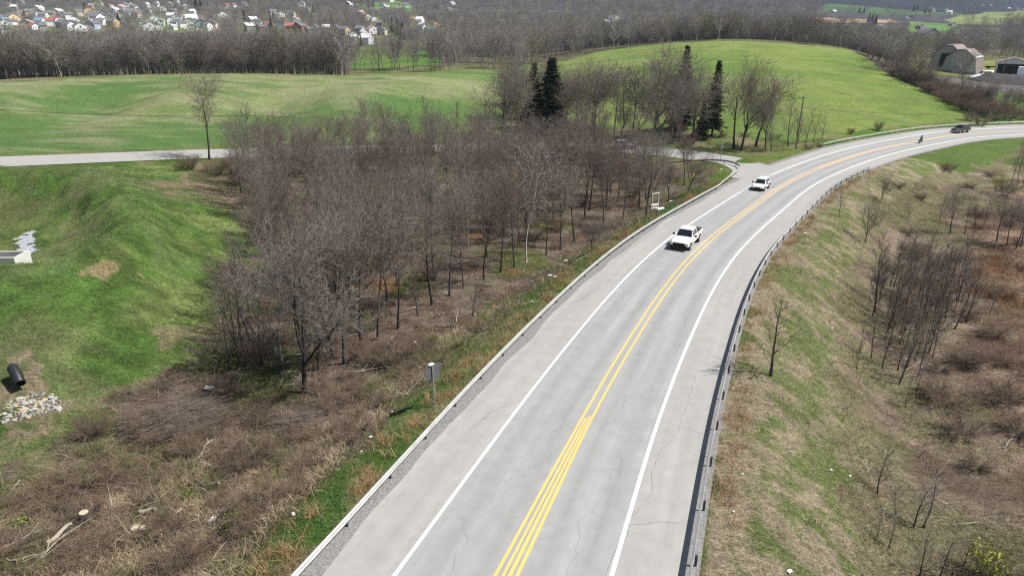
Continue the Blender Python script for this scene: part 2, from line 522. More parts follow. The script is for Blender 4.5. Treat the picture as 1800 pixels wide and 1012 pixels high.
def ground_material():
    m, nt, b = new_mat("ground_material")
    L = nt.links.new
    at_ = N(nt, "ShaderNodeAttribute", attribute_name="ground_colour")
    geo = N(nt, "ShaderNodeNewGeometry")
    def noise(scale, det=4, rough=0.6, vec=None, dist=0.0):
        n = N(nt, "ShaderNodeTexNoise"); n.inputs["Scale"].default_value = scale; n.inputs["Detail"].default_value = det
        n.inputs["Roughness"].default_value = rough; n.inputs["Distortion"].default_value = dist
        L(vec or geo.outputs["Position"], n.inputs["Vector"]); return n.outputs[0]
    def mrange(x, a, b_, c, d):
        r = N(nt, "ShaderNodeMapRange"); r.inputs[1].default_value = a; r.inputs[2].default_value = b_
        r.inputs[3].default_value = c; r.inputs[4].default_value = d; L(x, r.inputs[0]); return r.outputs[0]
    mp = N(nt, "ShaderNodeMapping"); mp.inputs["Scale"].default_value = (1.0, 2.2, 1.0); mp.inputs["Rotation"].default_value = (0, 0, 0.5)
    L(geo.outputs["Position"], mp.inputs["Vector"])
    f1 = noise(5.5, 5, 0.75, mp.outputs[0], 0.6); f2 = noise(1.7, 5, 0.7, mp.outputs[0], 0.7); f3 = noise(0.16, 4, 0.6)
    k1 = mrange(f1, 0.3, 0.7, 0.35, 1.7); k2 = mrange(f2, 0.3, 0.7, 0.52, 1.5); k3 = mrange(f3, 0.3, 0.7, 0.86, 1.14)
    mu = N(nt, "ShaderNodeMath", operation='MULTIPLY'); L(k1, mu.inputs[0]); L(k2, mu.inputs[1])
    mu2 = N(nt, "ShaderNodeMath", operation='MULTIPLY'); L(mu.outputs[0], mu2.inputs[0]); L(k3, mu2.inputs[1])
    # patches where dry straw shows through the green
    dry = N(nt, "ShaderNodeMix", data_type='RGBA'); dry.inputs[7].default_value = (0.25, 0.205, 0.13, 1)
    f4 = noise(0.9, 6, 0.8, None, 0.8); f5 = noise(9.0, 3, 0.7, mp.outputs[0], 0.3)
    ad = N(nt, "ShaderNodeMath", operation='ADD'); L(f4, ad.inputs[0]); L(f5, ad.inputs[1])
    dm = mrange(ad.outputs[0], 1.02, 1.35, 0.0, 0.62)
    dm2 = N(nt, "ShaderNodeMath", operation='MULTIPLY'); L(dm, dm2.inputs[0]); L(at_.outputs["Alpha"], dm2.inputs[1])
    L(dm2.outputs[0], dry.inputs[0]); L(at_.outputs["Color"], dry.inputs[6])
    sc = N(nt, "ShaderNodeVectorMath", operation='SCALE'); L(dry.outputs[2], sc.inputs[0]); L(mu2.outputs[0], sc.inputs["Scale"])
    L(sc.outputs[0], b.inputs["Base Color"])
    b.inputs["Roughness"].default_value = 0.95; b.inputs["Specular IOR Level"].default_value = 0.08
    bu = N(nt, "ShaderNodeBump"); bu.inputs["Strength"].default_value = 0.9; bu.inputs["Distance"].default_value = 0.35
    s2 = N(nt, "ShaderNodeMath", operation='ADD'); L(f1, s2.inputs[0]); L(f2, s2.inputs[1])
    L(s2.outputs[0], bu.inputs["Height"]); L(bu.outputs[0], b.inputs["Normal"])
    return m

def road_material(name, lane=True, base=(0.290, 0.288, 0.281)):
    """worn pale asphalt; UV map holds (offset from centre, station) in metres"""
    m, nt, b = new_mat(name)
    L = nt.links.new
    uv = N(nt, "ShaderNodeUVMap", uv_map="road")
    geo = N(nt, "ShaderNodeNewGeometry")
    sx = N(nt, "ShaderNodeSeparateXYZ"); L(uv.outputs[0], sx.inputs[0])
    def noise(scale, det, rough, vec, dist=0.0):
        n = N(nt, "ShaderNodeTexNoise"); n.inputs["Scale"].default_value = scale; n.inputs["Detail"].default_value = det
        n.inputs["Roughness"].default_value = rough; n.inputs["Distortion"].default_value = dist; L(vec, n.inputs["Vector"]); return n.outputs[0]
    def mrange(x, a, b_, c, d):
        r = N(nt, "ShaderNodeMapRange"); r.inputs[1].default_value = a; r.inputs[2].default_value = b_
        r.inputs[3].default_value = c; r.inputs[4].default_value = d; L(x, r.inputs[0]); return r.outputs[0]
    fine = noise(26, 3, 0.8, geo.outputs["Position"])
    mid = noise(1.1, 5, 0.65, geo.outputs["Position"])
    st = N(nt, "ShaderNodeMapping"); st.inputs["Scale"].default_value = (1.2, 0.05, 1); L(uv.outputs[0], st.inputs["Vector"])
    streak = noise(1.0, 4, 0.6, st.outputs[0])
    k = N(nt, "ShaderNodeMath", operation='MULTIPLY'); L(mrange(fine, 0.3, 0.7, 0.88, 1.12), k.inputs[0]); L(mrange(mid, 0.3, 0.7, 0.92, 1.08), k.inputs[1])
    k2 = N(nt, "ShaderNodeMath", operation='MULTIPLY'); L(k.outputs[0], k2.inputs[0]); L(mrange(streak, 0.3, 0.7, 0.9, 1.09), k2.inputs[1])
    col = N(nt, "ShaderNodeMix", data_type='RGBA')
    col.inputs[6].default_value = (0.305, 0.297, 0.280, 1)     # shoulders: paler, warmer
    col.inputs[7].default_value = (base[0], base[1] * 1.01, base[2] * 1.02, 1)
    if lane:
        ab = N(nt, "ShaderNodeMath", operation='ABSOLUTE'); L(sx.outputs[0], ab.inputs[0])
        L(mrange(ab.outputs[0], 3.85, 4.15, 0.96, 0.0), col.inputs[0])
        # wheel tracks: two per lane
        w1 = N(nt, "ShaderNodeMath", operation='SUBTRACT', i_1=2.0); L(ab.outputs[0], w1.inputs[0])
        w2 = N(nt, "ShaderNodeMath", operation='ABSOLUTE'); L(w1.outputs[0], w2.inputs[0])
        w3 = N(nt, "ShaderNodeMath", operation='SUBTRACT', i_1=0.9); L(w2.outputs[0], w3.inputs[0])
        w4 = N(nt, "ShaderNodeMath", operation='ABSOLUTE'); L(w3.outputs[0], w4.inputs[0])
        tr = mrange(w4.outputs[0], 0.05, 0.6, 0.90, 1.03)
        k3 = N(nt, "ShaderNodeMath", operation='MULTIPLY'); L(k2.outputs[0], k3.inputs[0]); L(tr, k3.inputs[1]); k2 = k3
    else:
        col.inputs[0].default_value = 0.25
    sc = N(nt, "ShaderNodeVectorMath", operation='SCALE'); L(col.outputs[2], sc.inputs[0]); L(k2.outputs[0], sc.inputs["Scale"])
    L(sc.outputs[0], b.inputs["Base Color"])
    b.inputs["Roughness"].default_value = 0.85; b.inputs["Specular IOR Level"].default_value = 0.25
    bu = N(nt, "ShaderNodeBump"); bu.inputs["Strength"].default_value = 0.25; bu.inputs["Distance"].default_value = 0.01
    L(fine, bu.inputs["Height"]); L(bu.outputs[0], b.inputs["Normal"])
    return m

def paint_material(name, col, under=(0.3, 0.3, 0.29), wear=0.35):
    m, nt, b = new_mat(name)
    L = nt.links.new
    geo = N(nt, "ShaderNodeNewGeometry")
    n1 = N(nt, "ShaderNodeTexNoise"); n1.inputs["Scale"].default_value = 5; n1.inputs["Detail"].default_value = 8; n1.inputs["Roughness"].default_value = 0.8
    L(geo.outputs["Position"], n1.inputs["Vector"])
    n2 = N(nt, "ShaderNodeTexNoise"); n2.inputs["Scale"].default_value = 0.25; n2.inputs["Detail"].default_value = 3
    L(geo.outputs["Position"], n2.inputs["Vector"])
    ad = N(nt, "ShaderNodeMath", operation='ADD'); L(n1.outputs[0], ad.inputs[0]); L(n2.outputs[0], ad.inputs[1])
    mr = N(nt, "ShaderNodeMapRange"); mr.inputs[1].default_value = 1.0 + 0.25 * (1 - wear); mr.inputs[2].default_value = 1.35; mr.inputs[3].default_value = 0; mr.inputs[4].default_value = 0.9
    L(ad.outputs[0], mr.inputs[0])
    mx = N(nt, "ShaderNodeMix", data_type='RGBA'); mx.inputs[6].default_value = (*col, 1); mx.inputs[7].default_value = (*under, 1)
    L(mr.outputs[0], mx.inputs[0]); L(mx.outputs[2], b.inputs["Base Color"])
    b.inputs["Roughness"].default_value = 0.7; b.inputs["Specular IOR Level"].default_value = 0.25
    return m

def bark_material(name, col, tip=None, scale=6.0, perobj=0.22, rough=0.9):
    m, nt, b = new_mat(name)
    L = nt.links.new
    tc = N(nt, "ShaderNodeTexCoord")
    mp = N(nt, "ShaderNodeMapping"); mp.inputs["Scale"].default_value = (1, 1, 0.25); L(tc.outputs["Object"], mp.inputs["Vector"])
    no = N(nt, "ShaderNodeTexNoise"); no.inputs["Scale"].default_value = scale; no.inputs["Detail"].default_value = 4
    L(mp.outputs[0], no.inputs["Vector"])
    cr = N(nt, "ShaderNodeMapRange"); cr.inputs[1].default_value = 0.3; cr.inputs[2].default_value = 0.7; cr.inputs[3].default_value = 0.6; cr.inputs[4].default_value = 1.35
    L(no.outputs[0], cr.inputs[0])
    oi = N(nt, "ShaderNodeObjectInfo")
    m2 = N(nt, "ShaderNodeMapRange"); m2.inputs[3].default_value = 1 - perobj; m2.inputs[4].default_value = 1 + perobj; L(oi.outputs["Random"], m2.inputs[0])
    mu = N(nt, "ShaderNodeMath", operation='MULTIPLY'); L(cr.outputs[0], mu.inputs[0]); L(m2.outputs[0], mu.inputs[1])
    mx = N(nt, "ShaderNodeMix", data_type='RGBA'); mx.inputs[6].default_value = (*col, 1); mx.inputs[7].default_value = (*(tip or col), 1)
    L(oi.outputs["Random"], mx.inputs[0])
    sc = N(nt, "ShaderNodeVectorMath", operation='SCALE'); L(mx.outputs[2], sc.inputs[0]); L(mu.outputs[0], sc.inputs["Scale"])
    L(sc.outputs[0], b.inputs["Base Color"])
    b.inputs["Roughness"].default_value = rough; b.inputs["Specular IOR Level"].default_value = 0.15
    return m

def straw_material(name, c1, c2, scale=0.35):
    m, nt, b = new_mat(name)
    L = nt.links.new
    geo = N(nt, "ShaderNodeNewGeometry")
    n1 = N(nt, "ShaderNodeTexNoise"); n1.inputs["Scale"].default_value = scale; n1.inputs["Detail"].default_value = 6; n1.inputs["Roughness"].default_value = 0.75
    L(geo.outputs["Position"], n1.inputs["Vector"])
    mr = N(nt, "ShaderNodeMapRange"); mr.inputs[1].default_value = 0.35; mr.inputs[2].default_value = 0.65; L(n1.outputs[0], mr.inputs[0])
    ri = N(nt, "ShaderNodeMath", operation='ADD'); L(mr.outputs[0], ri.inputs[0])
    rp = N(nt, "ShaderNodeMapRange"); rp.inputs[3].default_value = -0.4; rp.inputs[4].default_value = 0.4; L(geo.outputs["Random Per Island"], rp.inputs[0]); L(rp.outputs[0], ri.inputs[1])
    ri.use_clamp = True
    mx = N(nt, "ShaderNodeMix", data_type='RGBA'); mx.inputs[6].default_value = (*c1, 1); mx.inputs[7].default_value = (*c2, 1)
    L(ri.outputs[0], mx.inputs[0]); L(mx.outputs[2], b.inputs["Base Color"])
    b.inputs["Roughness"].default_value = 0.9; b.inputs["Specular IOR Level"].default_value = 0.1
    return m

M = {
    'ground': ground_material(),
    'road': road_material("worn_asphalt"),
    'side_road': road_material("pale_side_asphalt", lane=False, base=(0.335, 0.325, 0.305)),
    'white_line': paint_material("white_road_paint", (0.82, 0.82, 0.80), wear=0.3),
    'yellow_line': paint_material("yellow_road_paint", (0.80, 0.46, 0.13), wear=0.34),
    'gravel': simple_mat("shoulder_gravel", (0.205, 0.20, 0.192), 0.95, 0, 0.45, 9.0, 0.1),
    'crack': simple_mat("crack_filler", (0.19, 0.19, 0.185), 0.9, 0, 0.3, 3, 0.1),
    'galv': simple_mat("galvanised_steel", (0.40, 0.40, 0.385), 0.5, 0.3, 0.15, 1.5, 0.5),
    'galv_dark': simple_mat("weathered_post_steel", (0.10, 0.10, 0.10), 0.8, 0.0, 0.25, 4),
    'bark': bark_material("grey_bark", (0.115, 0.102, 0.09), (0.075, 0.066, 0.058)),
    'bark_dark': bark_material("dark_bark", (0.06, 0.053, 0.048), (0.045, 0.04, 0.036)),
    'bark_pale': bark_material("pale_bark", (0.40, 0.38, 0.34), (0.34, 0.32, 0.28)),
    'twig': bark_material("grey_brown_twigs", (0.285, 0.25, 0.21), (0.12, 0.10, 0.08), 1.5, 0.35),
    'twig_red': bark_material("reddish_twigs", (0.175, 0.14, 0.115), (0.12, 0.092, 0.078), 1.5, 0.3),
    'twig_pale': bark_material("pale_twigs", (0.31, 0.29, 0.255), (0.25, 0.23, 0.20), 1.5, 0.1),
    'twig_bud': bark_material("budding_twigs", (0.17, 0.165, 0.07), (0.14, 0.13, 0.07), 1.5, 0.25),
    'needles': straw_material("dark_needles", (0.012, 0.028, 0.012), (0.035, 0.06, 0.025), 0.8),
    'leaf_bud': straw_material("fresh_yellow_green_leaves", (0.22, 0.27, 0.04), (0.38, 0.36, 0.07), 2.0),
    'bramble': straw_material("bramble_canes", (0.10, 0.072, 0.05), (0.35, 0.285, 0.205), 0.3),
    'bramble_red': straw_material("red_brown_canes", (0.10, 0.062, 0.047), (0.33, 0.25, 0.18), 0.3),
    'brush_twig': bark_material("brown_brush_twigs", (0.21, 0.155, 0.11), (0.125, 0.088, 0.065), 2.0, 0.4),
    'moss_green': straw_material("yellow_green_ground_plants", (0.07, 0.10, 0.02), (0.19, 0.22, 0.06), 0.8),
    'rust_cane': straw_material("rusty_red_canes", (0.13, 0.065, 0.045), (0.34, 0.20, 0.13), 0.3),
    'cane': bark_material("cut_brush_canes", (0.15, 0.118, 0.098), (0.15, 0.118, 0.098), 3.0, 0.1),
    'far_twig': bark_material("far_grey_twigs", (0.225, 0.208, 0.198), (0.225, 0.208, 0.198), .4, 0.1),
    'far_twig_red': bark_material("far_brown_twigs", (0.185, 0.16, 0.145), (0.185, 0.16, 0.145), .4, 0.1),
    'straw': straw_material("dead_grass_blades", (0.27, 0.205, 0.12), (0.56, 0.48, 0.32), 0.6),
    'straw_rust': straw_material("rusty_dead_grass", (0.30, 0.16, 0.08), (0.52, 0.36, 0.20), 0.6),
    'grass': straw_material("green_grass_blades", (0.035, 0.09, 0.018), (0.22, 0.27, 0.12), 0.9),
    'deadwood': simple_mat("bleached_deadwood", (0.36, 0.315, 0.25), 0.9, 0, 0.3, 5),
    'cutwood': simple_mat("cut_wood_face", (0.52, 0.44, 0.32), 0.9, 0, 0.2, 8),
    'white': simple_mat("white_plastic_scrap", (0.80, 0.80, 0.78), 0.6, 0, 0.08, 4),
    'concrete': simple_mat("pale_concrete", (0.55, 0.54, 0.50), 0.9, 0, 0.14, 2),
    'pipe': simple_mat("black_plastic_pipe", (0.018, 0.018, 0.02), 0.45, 0, 0.2, 4, 0.5),
    'stone': simple_mat("pale_limestone", (0.31, 0.30, 0.28), 0.9, 0, 0.25, 3, 0.2, 0, 0.4),
    'stone_tan': simple_mat("tan_sandstone", (0.37, 0.30, 0.20), 0.9, 0, 0.2, 3, 0.2, 0, 0.25),
    'puddle': simple_mat("still_puddle_water", (0.40, 0.41, 0.42), 0.12, 0, 0.1, 2, 0.5),
    'sign_grey': simple_mat("sign_back_aluminium", (0.13, 0.14, 0.145), 0.6, 0.2, 0.1, 2),
    'sign_yellow': simple_mat("yellow_sign_face", (0.75, 0.42, 0.06), 0.5, 0, 0.1, 2),
    'wood_post': simple_mat("weathered_timber", (0.20, 0.165, 0.13), 0.9, 0, 0.25, 4),
    'wire': simple_mat("black_wire", (0.02, 0.02, 0.02), 0.6),
}
HAZE = 0.00008

# ------------------------------------------------------------------ the ground sheet
Z_LAWN = wpoly([(-250,300),(0,291),(200,288),(320,286),(335,300),(300,318),(340,332),(385,345),(430,400),(445,440),(400,470),(390,530),(372,590),(330,625),(285,660),(215,705),(170,735),(100,790),(0,850),(-250,930)])
Z_WOOD = wpoly([(330,300),(450,282),(600,278),(800,275),(1000,270),(1110,278),(1180,290),(1245,312),(1190,345),(1120,395),(1000,470),(900,560),(790,640),(700,720),(620,800),(540,880),(470,960),(400,1040),(-300,1040),(-300,930),(0,850),(100,790),(170,735),(215,700),(290,655),(350,600),(390,530),(400,470),(440,440),(425,395),(385,345)])
Z_FIELD_L = wpoly([(-260,272),(0,272),(330,262),(520,255),(800,248),(900,240),(880,180),(882,122),(760,127),(640,134),(450,131),(250,133),(140,139),(0,146),(-260,158)])
Z_FIELD_R = wpoly([(882,122),(985,108),(1050,91),(1150,78.5),(1260,72.5),(1350,75.5),(1430,81),(1500,90),(1521,101),(1560,130),(1640,166),(1712,206),(1712,212),(1620,218),(1500,232),(1400,250),(1250,235),(1050,220),(890,200)])
_fl = hit([(-260,158),(0,146),(140,139),(250,133),(450,131),(640,134)])
_Z2 = wpoly([(560,100),(620,84),(690,82),(750,90),(774,101),(775,112),(730,118),(640,120),(560,118)])
FARF = [(wpoly([(1450,12),(1560,16),(1690,22),(1700,30),(1560,28),(1440,24)]), (0.05, 0.095, 0.04)),
        (wpoly([(1680,46),(1660,38),(1700,30),(1800,22),(1900,22),(1900,52),(1800,48)]), (0.17, 0.20, 0.07)),
        (wpoly([(1590,62),(1600,40),(1680,46),(1690,58),(1630,76),(1600,78)]), (0.10, 0.19, 0.05)),
        (wpoly([(1600,104),(1650,103),(1820,108),(1950,110),(1950,140),(1690,135),(1600,132)]), (0.17, 0.19, 0.06)),
        (wpoly([(1420,33),(1500,36),(1570,36),(1580,42),(1500,42),(1420,40)]), (0.34, 0.24, 0.15)),
        (wpoly([(620,4),(700,2),(730,12),(720,20),(660,20),(630,12)]), (0.11, 0.17, 0.055)),
        (wpoly([(1120,46),(1160,46),(1165,60),(1130,62)]), (0.19, 0.20, 0.08)),
        (wpoly([(250,40),(350,42),(370,56),(270,58)]), (0.13, 0.18, 0.06))]
Z_VAL = wpoly([(1700,148),(1690,200),(1740,214),(1960,212),(1960,150)])
Z_TOWN = wpoly([(-200,66),(0,60),(100,56),(250,58),(400,60),(560,66),(560,52),(480,44),(420,26),(330,14),(330,6),(0,14),(-200,14)])
Z_CUT = wpoly([(1600,130),(1700,138),(1820,146),(1950,150),(1950,166),(1800,166),(1700,158),(1620,150)])

def zone_colour(x, y):
    n1 = fnoise(x, y, 6, 21, 4); n2 = fnoise(x, y, 1.6, 22, 4); n3 = fnoise(x, y, 30, 23, 4); n4 = fnoise(x, y, 3.0, 29, 4)
    wob = np.hypot(x, y) * 0.0 + 1.0
    xj = x + (vnoise(x, y, 3.0, 31) - .5) * 3.2 + (vnoise(x, y, .9, 33) - .5) * 1.2
    yj = y + (vnoise(x, y, 3.0, 32) - .5) * 3.2 + (vnoise(x, y, .9, 34) - .5) * 1.2
    d, s = sd_poly(xj, yj, RP, RN, RS)
    dt, st_ = sd_poly(x, y, RP, RN, RS)
    d2, s2 = sd_poly(xj, yj, SP, SN, SS_)
    rr = np.hypot(x, y)
    C = np.zeros((len(x), 4))
    def mixc(c1, c2, t):
        t = np.clip(t, 0, 1)[:, None]; return np.array(c1)[None] * (1 - t) + np.array(c2)[None] * t
    def put(mask, col, a=1.0):
        C[mask, :3] = col[mask] if col.ndim == 2 else col; C[mask, 3] = a
    green = (0.080, 0.150, 0.030); green2 = (0.155, 0.205, 0.062); tan = (0.26, 0.215, 0.14); brown = (0.105, 0.075, 0.055); brown2 = (0.19, 0.15, 0.115)
    olive = (0.115, 0.125, 0.045); moss = (0.085, 0.125, 0.025)
    # default: rough olive ground near, wooded hill floor far away
    C[:, :3] = mixc((0.09, 0.075, 0.06), (0.12, 0.12, 0.06), sstep(.35, .65, n3)); C[:, 3] = 0.3
    fa = rr > 1500
    C[fa, :3] = mixc((0.045, 0.045, 0.05), (0.065, 0.06, 0.06), sstep(.4, .6, n3))[fa]
    C[rr > 2000, :3] = (0.02, 0.026, 0.036); C[rr > 2000, 3] = 0  # far ridge: shade over the hills put into a dark blue colour
    # rough grass between field edge and main road and beyond
    mid = (rr < 330)
    put(mid, mixc((0.10, 0.135, 0.04), (0.20, 0.17, 0.10), sstep(.42, .62, n1)), 0.8)
    m = inpoly(x, y, Z_TOWN); put(m, mixc((0.11, 0.15, 0.06), (0.17, 0.15, 0.12), sstep(.35, .6, n3)), 0.3)
    for P_, c in FARF:
        m = inpoly(x, y, P_); put(m, mixc(np.array(c) * .85, np.array(c) * 1.15, sstep(.3, .7, n3)), 0.25)
    m = inpoly(x, y, Z_VAL); put(m, mixc((0.075, 0.14, 0.03), (0.12, 0.15, 0.05), sstep(.4, .7, n1)), 0.5)
    # fields
    m = inpoly(xj, yj, Z_FIELD_L)
    band = sstep(.44, .66, .5 * fnoise(x * .5, y * 1.6, 5, 44, 5) + .5 * fnoise(x * .8, y * 1.2, 22, 45, 3) + 0.10 * sstep(160, 215, y) * (1 - sstep(214, 240, y)) - .02)
    put(m, mixc((0.092, 0.175, 0.048), (0.15, 0.215, 0.065), sstep(.35, .65, n3)) * (1 - .62 * band[:, None]) + np.array((0.30, 0.285, 0.165)) * .62 * band[:, None], 0.7)
    m = inpoly(x, y, Z_FIELD_R)
    row = 0.5 + 0.5 * np.sin((x * 0.35 + y * 0.94) / 2.6 + 3 * n3)
    pale = sstep(.45, .7, fnoise(x * .4, y * 1.5, 18, 47, 5))[:, None] * .45
    put(m, mixc((0.115, 0.190, 0.042), (0.175, 0.23, 0.06), sstep(.3, .7, n3 + .12 * row)) * (1 - pale) + np.array((0.20, 0.21, 0.09)) * pale, 0.3)
    m = inpoly(x, y, _Z2); put(m, mixc((0.07, 0.155, 0.03), (0.11, 0.17, 0.04), sstep(.4, .6, n3)), 0.2)
    m = inpoly(x, y, Z_CUT) ; put(m, mixc((0.10, 0.09, 0.085), (0.15, 0.135, 0.12), n3), 0.1)
    # wood floor, brush
    m = inpoly(xj, yj, Z_WOOD)
    t1 = sstep(.52, .66, n1)
    cw = mixc(brown, brown2, sstep(.38, .62, n2)) * (1 - .72 * t1[:, None]) + np.array(moss) * .72 * t1[:, None]
    rust = sstep(.66, .74, fnoise(x, y, 4.5, 61, 3)) * (rr < 95)
    cw = cw * (1 - .6 * rust[:, None]) + np.array((0.27, 0.12, 0.06)) * .6 * rust[:, None]
    put(m, cw, 0.35)
    # lawn with its darker lush parts and pale thin patches
    m = inpoly(xj, yj, Z_LAWN)
    cl = mixc(green, green2, sstep(.4, .66, n1))
    cl = cl * (0.72 + .56 * sstep(.3, .7, n2))[:, None]
    thin = sstep(.56, .72, fnoise(x, y, 9, 71, 4))
    cl = cl * (1 - .45 * thin[:, None]) + np.array((0.20, 0.19, 0.10)) * .45 * thin[:, None]
    put(m, cl, 0.5)
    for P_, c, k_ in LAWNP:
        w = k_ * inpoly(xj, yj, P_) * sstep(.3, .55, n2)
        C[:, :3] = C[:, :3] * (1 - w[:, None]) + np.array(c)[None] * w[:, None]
    # right side low ground: purple brown brush with olive hollows
    low = (d < -13) & (rr < 175) & (st_ < 175)
    t1 = sstep(.46, .62, .6 * fnoise(x, y, 9, 81, 4) + .4 * fnoise(x, y, 2.2, 82, 4) + .10 * sstep(-26, -15, d))
    cr = mixc((0.15, 0.11, 0.08), (0.28, 0.22, 0.165), sstep(.36, .62, n4)) * (1 - .65 * t1[:, None]) + np.array((0.175, 0.18, 0.08)) * .65 * t1[:, None]
    deep = sstep(-22, -34, d)[:, None] * .7
    cr = cr * (1 - deep) + mixc((0.15, 0.082, 0.06), (0.29, 0.18, 0.125), sstep(.36, .62, n4)) * deep
    put(low, cr, 0.5)
    # right embankment
    emb = (d < -7.0) & (d >= -14.5) & (st_ < 175)
    ns = .25 * fnoise(st_ * .9, dt * .5, 1.4, 83, 4) + .3 * n1 + .45 * fnoise(x, y, 1.1, 84, 4)
    ce = mixc((0.135, 0.175, 0.055), (0.33, 0.275, 0.19), sstep(.40, .58, ns + .16 * sstep(-9.5, -7.5, d) - .02))
    put(emb, ce, 0.9)
    fe = (d < -7.0) & (d > -15 - 6 * n1) & (st_ >= 150) & (st_ < 290)
    put(fe, mixc((0.07, 0.14, 0.028), (0.125, 0.17, 0.045), n1), 0.4)
    # left verge and bank
    vb = (d > 7.4) & (d < 14) & (st_ < 84) & ~inpoly(x, y, Z_LAWN)
    cv = mixc((0.15, 0.11, 0.08), (0.12, 0.13, 0.05), sstep(.45, .6, n2))
    put(vb, cv, 0.6)
    vg = (d > 7.6) & (d < 10.3 + 1.6 * (n1 - .5)) & (st_ < 92)
    put(vg, mixc((0.062, 0.135, 0.025), (0.20, 0.19, 0.09), sstep(.45, .62, n4)), 0.6)
    # verges beyond the junction
    vf = (d > 7.6) & (d < 13) & (st_ >= 100) & (st_ < 300)
    put(vf, mixc((0.075, 0.16, 0.02), (0.15, 0.18, 0.05), sstep(.4, .65, n1)), 0.4)
    hs = np.where(d2 > 0, side_half(s2), side_near(s2))
    vs = (np.abs(d2) < hs + 3.0) & (dt > 7.5)
    put(vs & (d2 > -99), mixc((0.075, 0.135, 0.022), (0.16, 0.17, 0.06), sstep(.4, .62, n1)), 0.5)
    C[:, :3] *= (0.93 + 0.14 * n3)[:, None]
    return C

LAWNP = [(wpoly([(178,318),(215,322),(262,385),(300,430),(345,470),(330,500),(285,480),(245,440),(235,395),(205,345)]), (0.19, 0.25, 0.10), .35),  # highlight along the berm's right ridge, put into the grass colour
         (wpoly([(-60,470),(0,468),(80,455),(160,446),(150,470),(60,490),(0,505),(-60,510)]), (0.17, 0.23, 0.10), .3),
         (wpoly([(10,650),(25,620),(50,605),(70,620),(80,665),(85,690),(120,700),(150,690),(160,705),(100,740),(0,760),(-40,770),(-40,690)]), (0.30, 0.235, 0.16), .95),
         (wpoly([(200,322),(300,318),(420,335),(445,380),(330,350),(250,328)]), (0.27, 0.20, 0.14), .85),
         (wpoly([(165,470),(215,460),(240,478),(215,500),(180,490)]), (0.33, 0.24, 0.14), .8),
         (wpoly([(270,590),(360,560),(400,560),(380,600),(290,625)]), (0.30, 0.22, 0.15), .7),
         (wpoly([(100,400),(110,360),(140,350),(150,380),(140,430),(100,440)]), (0.20, 0.20, 0.09), .8),
         (wpoly([(-60,350),(60,345),(100,400),(60,450),(-60,455)]), (0.14, 0.145, 0.05), .6),
         (wpoly([(110,700),(200,690),(300,640),(330,655),(240,705),(150,760),(0,850),(-60,850),(0,790)]), (0.22, 0.18, 0.11), .6)]

def build_ground():
    rseg = [np.exp(np.linspace(math.log(a), math.log(b), n, endpoint=False)) for a, b, n in ((6,50,40),(50,62,26),(62,130,230),(130,260,150),(260,560,110),(560,2200,110),(2200,6500,30))]
    r = np.concatenate(rseg + [[6500.0]])
    a = R(62) * np.linspace(-1, 1, 860)
    A, Rr = np.meshgrid(a, r)
    x = (Rr * np.sin(A)).ravel(); y = (Rr * np.cos(A)).ravel() - 40.0
    z = ground(x, y, True)
    nr, na = A.shape
    far = sstep(1100, 2300, np.hypot(x, y))
    z = z + far * 45 * (fnoise(x, y, 520, 9, 4) - .5)
    idx = np.arange(nr * na).reshape(nr, na)
    q = np.stack([idx[:-1, :-1], idx[:-1, 1:], idx[1:, 1:], idx[1:, :-1]], -1).reshape(-1, 4)[:, ::-1]
    me = np_mesh("ground", np.stack([x, y, z], 1), quads=q, mat=M['ground'], smooth=True)
    C = zone_colour(x, y)
    at_ = me.attributes.new("ground_colour", 'FLOAT_COLOR', 'POINT')
    at_.data.foreach_set("color", C.astype(np.float32).ravel())
    o = link("ground", me); tag(o, kind="structure")
    return o
build_ground()

# ------------------------------------------------------------------ roads
def strip(name, pfun, stations, offs, mat, kind="structure", uv=True, parent=None):
    """sheet along an alignment; offs = list of offsets or function(s)->list"""
    S = np.asarray(stations, float); n = len(S)
    O = np.array([offs(s) if callable(offs) else offs for s in S], float)
    m = O.shape[1]
    V = np.concatenate([pfun(S, O[:, j])[:, None, :] for j in range(m)], 1).reshape(-1, 3)
    idx = np.arange(n * m).reshape(n, m)
    q = np.stack([idx[:-1, :-1], idx[:-1, 1:], idx[1:, 1:], idx[1:, :-1]], -1).reshape(-1, 4)
    # left to right order: make the face look up
    p = V[q[0]]; nz = np.cross(p[1] - p[0], p[2] - p[1])[2]
    if nz < 0: q = q[:, ::-1]
    me = np_mesh(name, V, quads=q, mat=mat)
    if uv:
        l = me.uv_layers.new(name="road")
        li = np.empty(len(me.loops), np.int32); me.loops.foreach_get("vertex_index", li)
        U = np.stack([O.ravel(), np.repeat(S, m)], 1)[li]
        l.data.foreach_set("uv", U.astype(np.float32).ravel())
    o = link(name, me, parent)
    if kind: tag(o, kind=kind)
    return o

smax = RS[-1] - 2; smin = RS[0] + 1
st_all = np.arange(smin, smax, 1.0)
edge_n = lambda s: 6.78 + 0.10 * math.sin(s * .23) + 0.1 * math.sin(s * .71 + 1) + 0.22 * vnoise(np.array([s]), np.array([0.0]), 2.3, 5)[0]
strip("gravel_shoulder", lambda S, O: road_pt(S, O, -0.010), st_all, [7.85, 7.2, 6.0], M['gravel'])
strip("gravel_shoulder", lambda S, O: road_pt(S, O, -0.010), st_all, [-6.0, -6.9, -7.25], M['gravel'])
strip("road", lambda S, O: road_pt(S, O, 0.0), np.arange(smin, smax, 0.5), lambda s: [edge_n(s), 5, 3, 1, -1, -3, -5, -6.7], M['road'])
